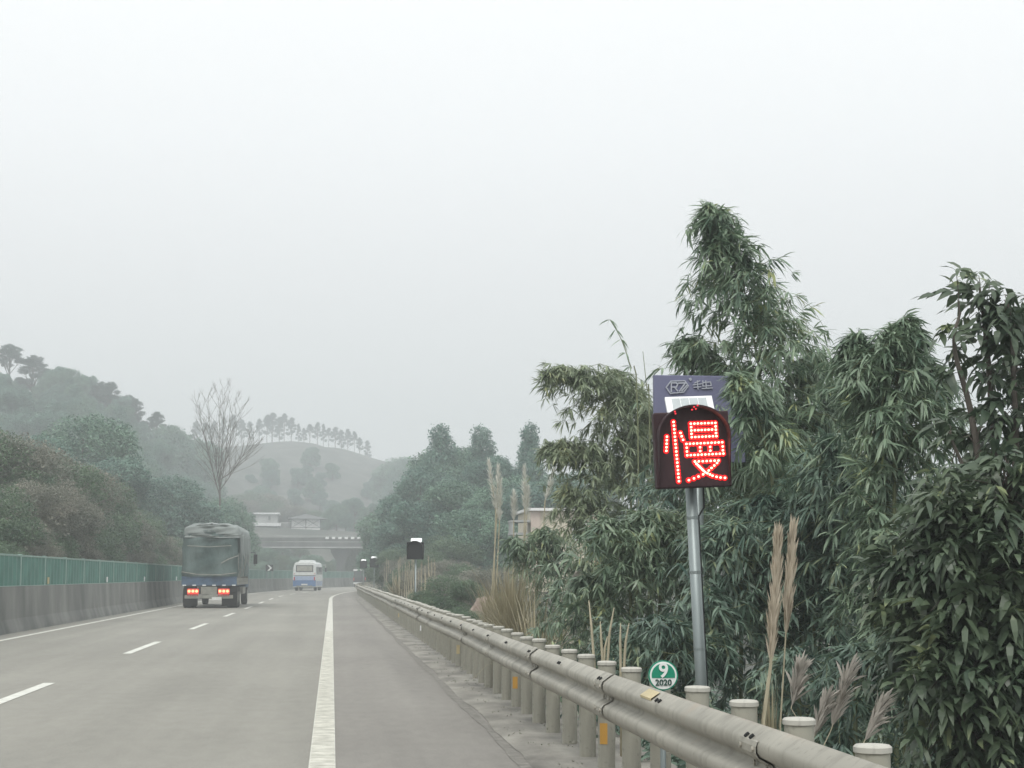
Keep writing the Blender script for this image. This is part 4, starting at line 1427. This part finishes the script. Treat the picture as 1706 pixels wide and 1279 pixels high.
bamboo('arching pale bamboo left of the lit sign, its tip reaching left', 28, [
    ([(1060, 1060), (1050, 820), (1010, 680), (968, 625), (912, 622)], .8, 560, 0, .25),
    ([(1080, 1060), (1080, 800), (1060, 690), (1022, 618)], .75, 480, .4, .3),
    ([(1020, 1060), (1000, 840), (960, 752), (918, 745)], .75, 420, .4, .3),
    ([(1070, 1060), (1085, 860), (1085, 740), (1075, 690)], .9, 420, .8, .2),
    ([(1010, 1060), (985, 930), (965, 850), (945, 815)], .6, 260, .2, .25),
    ([(1010, 1060), (1005, 930), (1005, 880)], .45, 140, .2, .25)], 'bamboo_pale', 1.0)
bamboo('low leafy bamboo in front of the peach house', 30, [
    ([(900, 1090), (895, 980), (880, 920), (852, 898)], .6, 260, 0, .1),
    ([(930, 1090), (930, 960), (920, 905), (900, 885)], .6, 260, .2, .1),
    ([(970, 1090), (975, 990), (965, 940)], .6, 240, .4, .1)], 'bamboo', 1.0)
bamboo('bushy pale bamboo spreading left of the sign pole', 20, [
    ([(1050, 1180), (1050, 980), (1035, 900), (1010, 872)], .7, 360, 0, .15),
    ([(1090, 1180), (1100, 960), (1095, 880), (1080, 858)], .75, 420, .2, .15),
    ([(1130, 1180), (1150, 960), (1150, 880), (1150, 850)], .7, 380, .4, .15),
    ([(1000, 1180), (990, 1030), (975, 960)], .6, 260, .4, .1)], 'bamboo', 1.0)
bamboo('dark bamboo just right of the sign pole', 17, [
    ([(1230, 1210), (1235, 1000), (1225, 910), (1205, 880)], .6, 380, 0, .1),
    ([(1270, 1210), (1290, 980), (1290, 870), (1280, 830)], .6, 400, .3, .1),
    ([(1310, 1210), (1340, 980), (1345, 890), (1335, 870)], .55, 350, .2, .1)], 'bamboo_shade', 1.0)
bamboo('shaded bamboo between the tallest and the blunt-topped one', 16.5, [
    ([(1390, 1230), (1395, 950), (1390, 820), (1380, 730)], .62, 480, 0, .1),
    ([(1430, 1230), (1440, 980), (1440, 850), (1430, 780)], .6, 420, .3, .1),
    ([(1360, 1230), (1355, 1020), (1350, 920)], .5, 260, .4, .1)], 'bamboo_shade', 1.0)
bamboo('deep green bamboo behind the blunt-topped one', 20, [
    ([(1560, 1250), (1580, 960), (1590, 880), (1600, 830)], .8, 520, 0, .1),
    ([(1640, 1250), (1660, 960), (1670, 880), (1660, 820)], .8, 520, .4, .1),
    ([(1480, 1250), (1450, 900), (1450, 760)], .7, 400, .6, .1),
    ([(1720, 1250), (1740, 900), (1740, 780)], .8, 400, .6, .1)], 'bamboo_shade', 1.0)
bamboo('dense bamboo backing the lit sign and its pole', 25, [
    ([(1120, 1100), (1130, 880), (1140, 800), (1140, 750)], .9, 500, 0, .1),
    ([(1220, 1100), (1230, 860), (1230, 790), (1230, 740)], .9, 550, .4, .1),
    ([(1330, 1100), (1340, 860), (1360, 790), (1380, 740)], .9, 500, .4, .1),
    ([(1420, 1100), (1430, 860), (1440, 820), (1440, 770)], .9, 450, .4, .1)], 'bamboo_shade', 1.1)
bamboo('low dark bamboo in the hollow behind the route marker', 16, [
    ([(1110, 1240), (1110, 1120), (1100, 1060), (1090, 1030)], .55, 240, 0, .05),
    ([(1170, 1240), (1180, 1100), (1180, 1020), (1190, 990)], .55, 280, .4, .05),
    ([(1050, 1240), (1040, 1120), (1035, 1050)], .5, 220, .8, .05)], 'bamboo_shade', .9)
bamboo('low bamboo at the foot of the clump near the bottom right', 12.5, [
    ([(1420, 1300), (1425, 1150), (1420, 1080)], .42, 240, .6, .05),
    ([(1500, 1300), (1510, 1130), (1510, 1040)], .45, 280, .3, .05),
    ([(1340, 1300), (1330, 1150), (1325, 1090)], .4, 200, 1.2, .05)], 'bamboo_shade', .8)


# broadleaf tree at the right edge
def broadleaf(label, Y, limbs, n_per=60, name='broadleaf_tree', m='broad', tpls=SPRAYS, fs=1.0):
    base = at(*limbs[0][0][0], Y)
    gz = terrain(base.x, Y)
    t = thing(name, label, 'tree', (base.x, Y, gz))
    o0 = np.array([base.x, Y, gz])
    mb = MB(); Ms, Ls = [], []
    for path, rad, nf, dy in limbs:
        P = [at(a, b, Y + dy) for a, b in path]
        P[0] = Vector((base.x, Y, gz - .2)) if path[0] == limbs[0][0][0] else P[0]
        Q = resample(P, 20) - o0
        mb.tube([Vector(q) for q in Q], [.035 * (1 - .85 * i / 19) + .003 for i in range(20)], 6)
        tt = .25 + .75 * rng.random(nf)
        ii = tt * 19; i0 = np.minimum(ii.astype(int), 18); f = (ii - i0)[:, None]
        C = Q[i0] * (1 - f) + Q[i0 + 1] * f
        r = np.minimum(rad, rad * 1.6 * (1 - tt) ** .6) * rng.uniform(.1, 1, nf)
        az = rng.uniform(0, 2 * np.pi, nf)
        L = C + np.stack([np.cos(az) * r, np.sin(az) * r, rng.normal(0, .12, nf) + .1 * r], -1)
        for q in range(0, nf, 2):
            mb.tube([Vector(C[q]), Vector((C[q] + L[q]) / 2 + np.array([0, 0, .05])), Vector(L[q])], [.006, .004, .003], 3, cap=False)
        Ms.append(np.einsum('kij,kjl->kil', rotz(az + rng.normal(0, .5, nf)), roty(rng.normal(-.25, .5, nf))) * (fs * rng.uniform(.7, 1.15, nf))[:, None, None])
        Ls.append(L)
    mb.build('trunk', M['bark'], t)
    Ma, La = np.concatenate(Ms), np.concatenate(Ls)
    link('crown', stamp('crown', tpls, rng.integers(0, len(tpls), len(Ma)), Ma, La), M[m], t)
    return t


broadleaf('broad-leaved tree with sparse drooping leaves against the sky at the right edge', 12, [
    ([(1650, 1260), (1640, 900), (1620, 700), (1590, 580), (1600, 520)], .16, 26, 0),
    ([(1650, 1260), (1660, 850), (1650, 650), (1640, 540), (1632, 485)], .2, 38, .2),
    ([(1650, 1260), (1690, 850), (1690, 650), (1680, 500)], .27, 85, 0),
    ([(1650, 1260), (1720, 850), (1730, 650), (1720, 510)], .34, 140, .3),
    ([(1650, 1260), (1650, 950), (1620, 820), (1580, 720)], .2, 30, 0),
    ([(1650, 1260), (1640, 1000), (1600, 880), (1560, 850)], .38, 190, -.2)], tpls=SPR2, fs=.78)
broadleaf('leafy shrub tree with long green leaves filling the lower right corner', 10.5, [
    ([(1640, 1290), (1620, 1100), (1600, 950), (1590, 860)], .42, 320, 0),
    ([(1640, 1290), (1660, 1050), (1670, 900), (1680, 800)], .5, 430, 0),
    ([(1640, 1290), (1560, 1130), (1530, 1000), (1530, 930)], .35, 190, .2),
    ([(1640, 1290), (1700, 1100), (1730, 950)], .5, 400, .2),
    ([(1640, 1290), (1600, 1180), (1560, 1120)], .35, 180, -.2),
    ([(1640, 1290), (1680, 1180), (1690, 1080)], .4, 400, -.2)], tpls=SPR2, fs=.7)

# undergrowth carpet on the bank
def cover(name, label, pts_fn, n, tpls, m, sc):
    P, Ms = [], []
    P = np.array([pts_fn() for _ in range(n)])
    az = rng.uniform(0, 6.28, n)
    Ma = np.einsum('kij,kjl->kil', rotz(az), roty(rng.normal(-.5, .4, n))) * (sc * rng.uniform(.6, 1.3, n))[:, None, None]
    o = link(name, stamp(name, tpls, rng.integers(0, len(tpls), n), Ma, P), M[m])
    return tag(o, label, 'plants', None, 'stuff')


def p1():
    Y = 5 + 30 * rng.random() ** 1.3
    X = rng.uniform(2.6, 2.6 + .30 * Y)
    return (X, Y, terrain(X, Y) + rng.uniform(0, .45) * smooth(2.6, 4.5, X))
cover('undergrowth', 'tangle of dark ferns and low leaves covering the bank behind the guardrail', p1, 6500, FANS + SPRAYS, 'bamboo_shade', .75)
def p2():
    Y = rng.uniform(30, 130)
    X = rng.uniform(2.7, 2.7 + .1 * Y)
    return (X, Y, terrain(X, Y) + rng.uniform(0, .5))
cover('bank_grass', 'rough dry grass and weeds on the far part of the right bank', p2, 2600, TUFTS + CLUMPS, 'brown', .55)
def p3():
    Y = rng.uniform(35, 200)
    X = cx(Y) + rng.uniform(-26, -10.6)
    return (X, Y, terrain(X, Y) + rng.uniform(0, .9))
cover('hillside_scrub', 'tangled brown and green scrub on the slope behind the left barrier', p3, 4500, CLUMPS + TWIGS, 'brown', .9)
def p4():
    u_ = rng.uniform(U(330), U(700))
    Y = rng.uniform(330, 560)
    return (u_ * Y, Y, terrain(u_ * Y, Y) + .3)


def p5():
    Y = 4 + 60 * rng.random() ** 1.5
    X = VERGE(Y) + (rng.uniform(.1, .5) if rng.random() < .5 else rng.uniform(.4, 1.2))
    return (X, Y, .035)
WEEDS = [clump_tpl(i + 90, 5, .10, .045, .08) for i in range(5)]
cover('verge_weeds', 'small weeds and dead leaves lying along the concrete verge at the post feet', p5, 420, WEEDS, 'brown', .55)

# ------------------------------------------------------------------ reeds and grasses
def reed(label, pbase, ptop, pl_px, Y, wd=.045, m='plume', stem=.008, group=None, ragged=0, n=130):
    A, B = at(*pbase, Y), at(*ptop, Y)
    gz = terrain(A.x, Y)
    t = thing('reed', label, 'reed', (A.x, Y, gz), 0, group)
    L0 = Vector((0, 0, -.1)); B = B - Vector((A.x, Y, gz)); pA_ = A - Vector((A.x, Y, gz))
    pt = at(*pl_px, Y) - Vector((A.x, Y, gz))            # foot of the plume
    mb = MB(); mb.tube([L0, pA_ * .5, pA_, pt, pt.lerp(B, .6), B], [stem, stem, stem, stem * .8, stem * .5, .002], 5)
    mb.build('stem', M['stem_dry'], t)
    ax = (B - pt); Ln = ax.length; ax.normalize()
    vs, fs = [], []
    for k in range(n):
        q = rng.random()
        b = np.array(pt + ax * Ln * q * .93)
        prof = math.sin(math.pi * min(1, (q * .85 + .12))) ** .7
        a = rng.uniform(0, 6.28)
        out = np.array([math.cos(a), math.sin(a), 0]) * wd * prof
        d = np.array(ax) * .14 + out * rng.uniform(.5, 1.2) + rng.normal(0, .01, 3) * (1 + ragged * 4)
        leaf(vs, fs, b, d, (math.sin(a), -math.cos(a), .2), .14 + .05 * rng.random(), .014, .1 + ragged)
    tv = tpl(vs, fs)
    link('plume', np_mesh('plume', *tv), M[m], t)
    return t


reed('thick tan reed plume, left and shorter-stemmed of the close pair behind the guardrail', (1272, 1200), (1297, 902), (1284, 1110), 8.6, .022, stem=.011, n=560)
reed('thick tan reed plume, right of the close pair behind the guardrail', (1300, 1210), (1320, 893), (1309, 1060), 8.8, .019, stem=.005, n=420)
for (b_, t_, p_, lab) in [((1350, 1290), (1415, 1115), (1385, 1215), 'feathery pinkish grey grass head right of the reed pair'),
                          ((1330, 1200), (1332, 1118), (1318, 1180), 'small feathery grey grass head beside the reed pair'),
                          ((1345, 1270), (1375, 1172), (1355, 1230), 'pale curved grass head low in front of the bamboo'),
                          ((1430, 1260), (1467, 1178), (1440, 1235), 'pale pointed grass head above the nearest post'),
                          ((930, 1060), (958, 958), (940, 1000), 'silvery grass head in front of the low bamboo')]:
    reed(lab, b_, t_, p_, 8.2 if b_[0] > 1000 else 22, .022 if b_[0] > 1000 else .05, 'plume_grey', .003, None, .35, 110)
G = 'tall pale reeds by the dry grass'
for (b_, t_, p_, lab) in [((822, 1010), (814, 766), (826, 850), 'tall pale reed with the highest plume beside the dry grass'), ((818, 1010), (830, 775), (828, 860), 'tall pale reed leaning against the highest one'),
                          ((826, 1000), (834, 800), (832, 870), 'shorter reed tucked right of the two tallest'), ((870, 1020), (874, 778), (874, 850), 'slender reed plume before the narrow pointed tree'),
                          ((868, 1020), (880, 815), (877, 860), 'short reed beside the slender reed plume'), ((855, 1010), (856, 822), (856, 870), 'thin grey reed between the two reed groups'),
                          ((900, 1000), (922, 785), (908, 835), 'reed plume leaning right against the pale bamboo')]:
    reed(lab, b_, t_, p_, 32, .11, 'plume_pale', .014, None, 0, 200)
for i in range(26):
    px = 640 + i * 3.3 + random.uniform(-1.2, 1.2)
    Y = max(60, 2.95 / U(px)) * random.uniform(1.0, 1.2)
    top = random.uniform(925, 955)
    reed('thin pale reed, ' + ORD[i] + ' in the row behind the guardrail near the bend', (px, 985), (px + 1, top), (px + 1, top + 26), Y, .07, 'plume', .02, 'thin reeds near the bend', 0, 26)


def grass_clump(label, px, py, Y, Hh, spread, n, m='straw', group=None, width=.012, stiff=.4, name='dry_grass_clump'):
    A = at(px, py, Y)
    gz = terrain(A.x, Y)
    t = thing(name, label, 'grass', (A.x, Y, gz), 0, group)
    vs, fs = [], []
    H0 = Hh + (A.z - gz)
    for k in range(n):
        a = rng.uniform(0, 6.28); lean = rng.uniform(.05, 1) * spread
        hgt = H0 * rng.uniform(.55, 1)
        dr = np.array([math.cos(a), math.sin(a), 0])
        sd_ = np.array([-math.sin(a), math.cos(a), 0]) * width * rng.uniform(.6, 1.3)
        p = dr * rng.uniform(0, .15) * spread
        n0 = len(vs)
        drp = rng.random() ** 2 * (1 - stiff) * 1.2
        for q in range(6):
            f = q / 5
            c = p + dr * lean * f ** 1.6 + np.array([0, 0, hgt * (f - drp * f ** 3 * .8)])
            wv = (1 - f) ** .6 + .03
            vs += [c - sd_ * wv, c + sd_ * wv]
        fs += [(n0 + 2 * q, n0 + 2 * q + 1, n0 + 2 * q + 3, n0 + 2 * q + 2) for q in range(5)]
    link('blades', np_mesh('blades', *tpl(vs, fs)), M[m], t)
    return t


grass_clump('big straw-coloured grass clump behind the guardrail below the tall reeds', 852, 1060, 27, 1.25, .7, 900, width=.009)
grass_clump('straw-coloured grass clump left of the big one', 828, 1045, 29, 1.1, .6, 600, width=.009)
grass_clump('dry grass clump right of the big one with long arching blades', 893, 1070, 22.5, 1.1, 1.3, 170, width=.010, stiff=.0)
grass_clump('thin olive grass clump near the bend behind the guardrail', 700, 1000, 62, .7, .7, 260, width=.02)
grass_clump('second thin olive grass clump nearer the bend', 665, 985, 85, .9, .9, 260, width=.03)
for i, (b_, t_) in enumerate([((990, 1105), (981, 1000)), ((1004, 1105), (1000, 1035)), ((1006, 1105), (1012, 1060)), ((1012, 1105), (1023, 1012)), ((1034, 1105), (1034, 1038)), ((1040, 1105), (1048, 1038))]):
    A, B = at(*b_, 14.0), at(*t_, 14.0)
    gz = terrain(A.x, 14)
    t = thing('dry_stalk', 'bare pale dry stalk behind the guardrail posts, ' + ORD[i] + ' of six', 'stalk', (A.x, 14.0, gz), 0, 'bare pale stalks behind the guardrail')
    MB().tube([(0, 0, -.1), (0, 0, (A.z - gz)), ((B.x - A.x) * .4, .02, (A.z + (B.z - A.z) * .55) - gz), (B.x - A.x, 0, B.z - gz)], [.011, .012, .011, .004], 6).build('stem', M['stem_dry'], t, sm=True)
grass_clump('bundle of dead straw leaves wrapped round the foot of the close reed pair', 1283, 1205, 8.7, .32, .06, 130, width=.006, stiff=.9)
# two thin leaning canes above the pale bamboo
for pts, lab in [([(1082, 690), (1078, 650), (1071, 585)], 'thin bare dark cane standing up left of the billboard'), ([(1062, 670), (1050, 610), (1035, 565), (1016, 532)], 'thin arching cane with a few leaves above the pale bamboo')]:
    P = [at(a, b, 27) for a, b in pts]
    t = thing('bamboo_cane', lab, 'bamboo', (P[0].x, 27, terrain(P[0].x, 27)))
    o0 = Vector(t.location)
    Q = [Vector((0, 0, 0))] + [p - o0 for p in P]
    MB().tube([Vector(q) for q in resample(Q, 14)], [.011 * (1 - i / 15) + .003 for i in range(14)], 5).build('culm', M['cane'], t)
    if len(pts) == 4:
        vs, fs = [], []
        for q in Q[1:] + [Q[2].lerp(Q[3], .5), Q[3].lerp(Q[4], .5)]:
            for k in range(4):
                leaf(vs, fs, q, rng.normal(0, 1, 3) * np.array([1, 1, .3]) + np.array([-.2, 0, -.5]), rng.normal(0, 1, 3), .2, .025, .6)
        link('leaves', np_mesh('leaves', *tpl(vs, fs)), M['bamboo'], t)

# ------------------------------------------------------------------ haze
hz = MB().box((0, 470, 47), (1900, 1100, 100)).build('haze', None)
me = hz.data
m = bpy.data.materials.new('haze_air'); m.use_nodes = True
t_ = m.node_tree; t_.nodes.clear()
out = t_.nodes.new('ShaderNodeOutputMaterial'); pv_ = t_.nodes.new('ShaderNodeVolumePrincipled')
pv_.inputs['Color'].default_value = (.90, .945, .965, 1)
pv_.inputs['Density'].default_value = .0019
pv_.inputs['Anisotropy'].default_value = .1
t_.links.new(pv_.outputs[0], out.inputs['Volume'])
me.materials.append(m)
tag(hz, 'thin pale haze lying over the road and hills', 'haze', None, 'stuff')
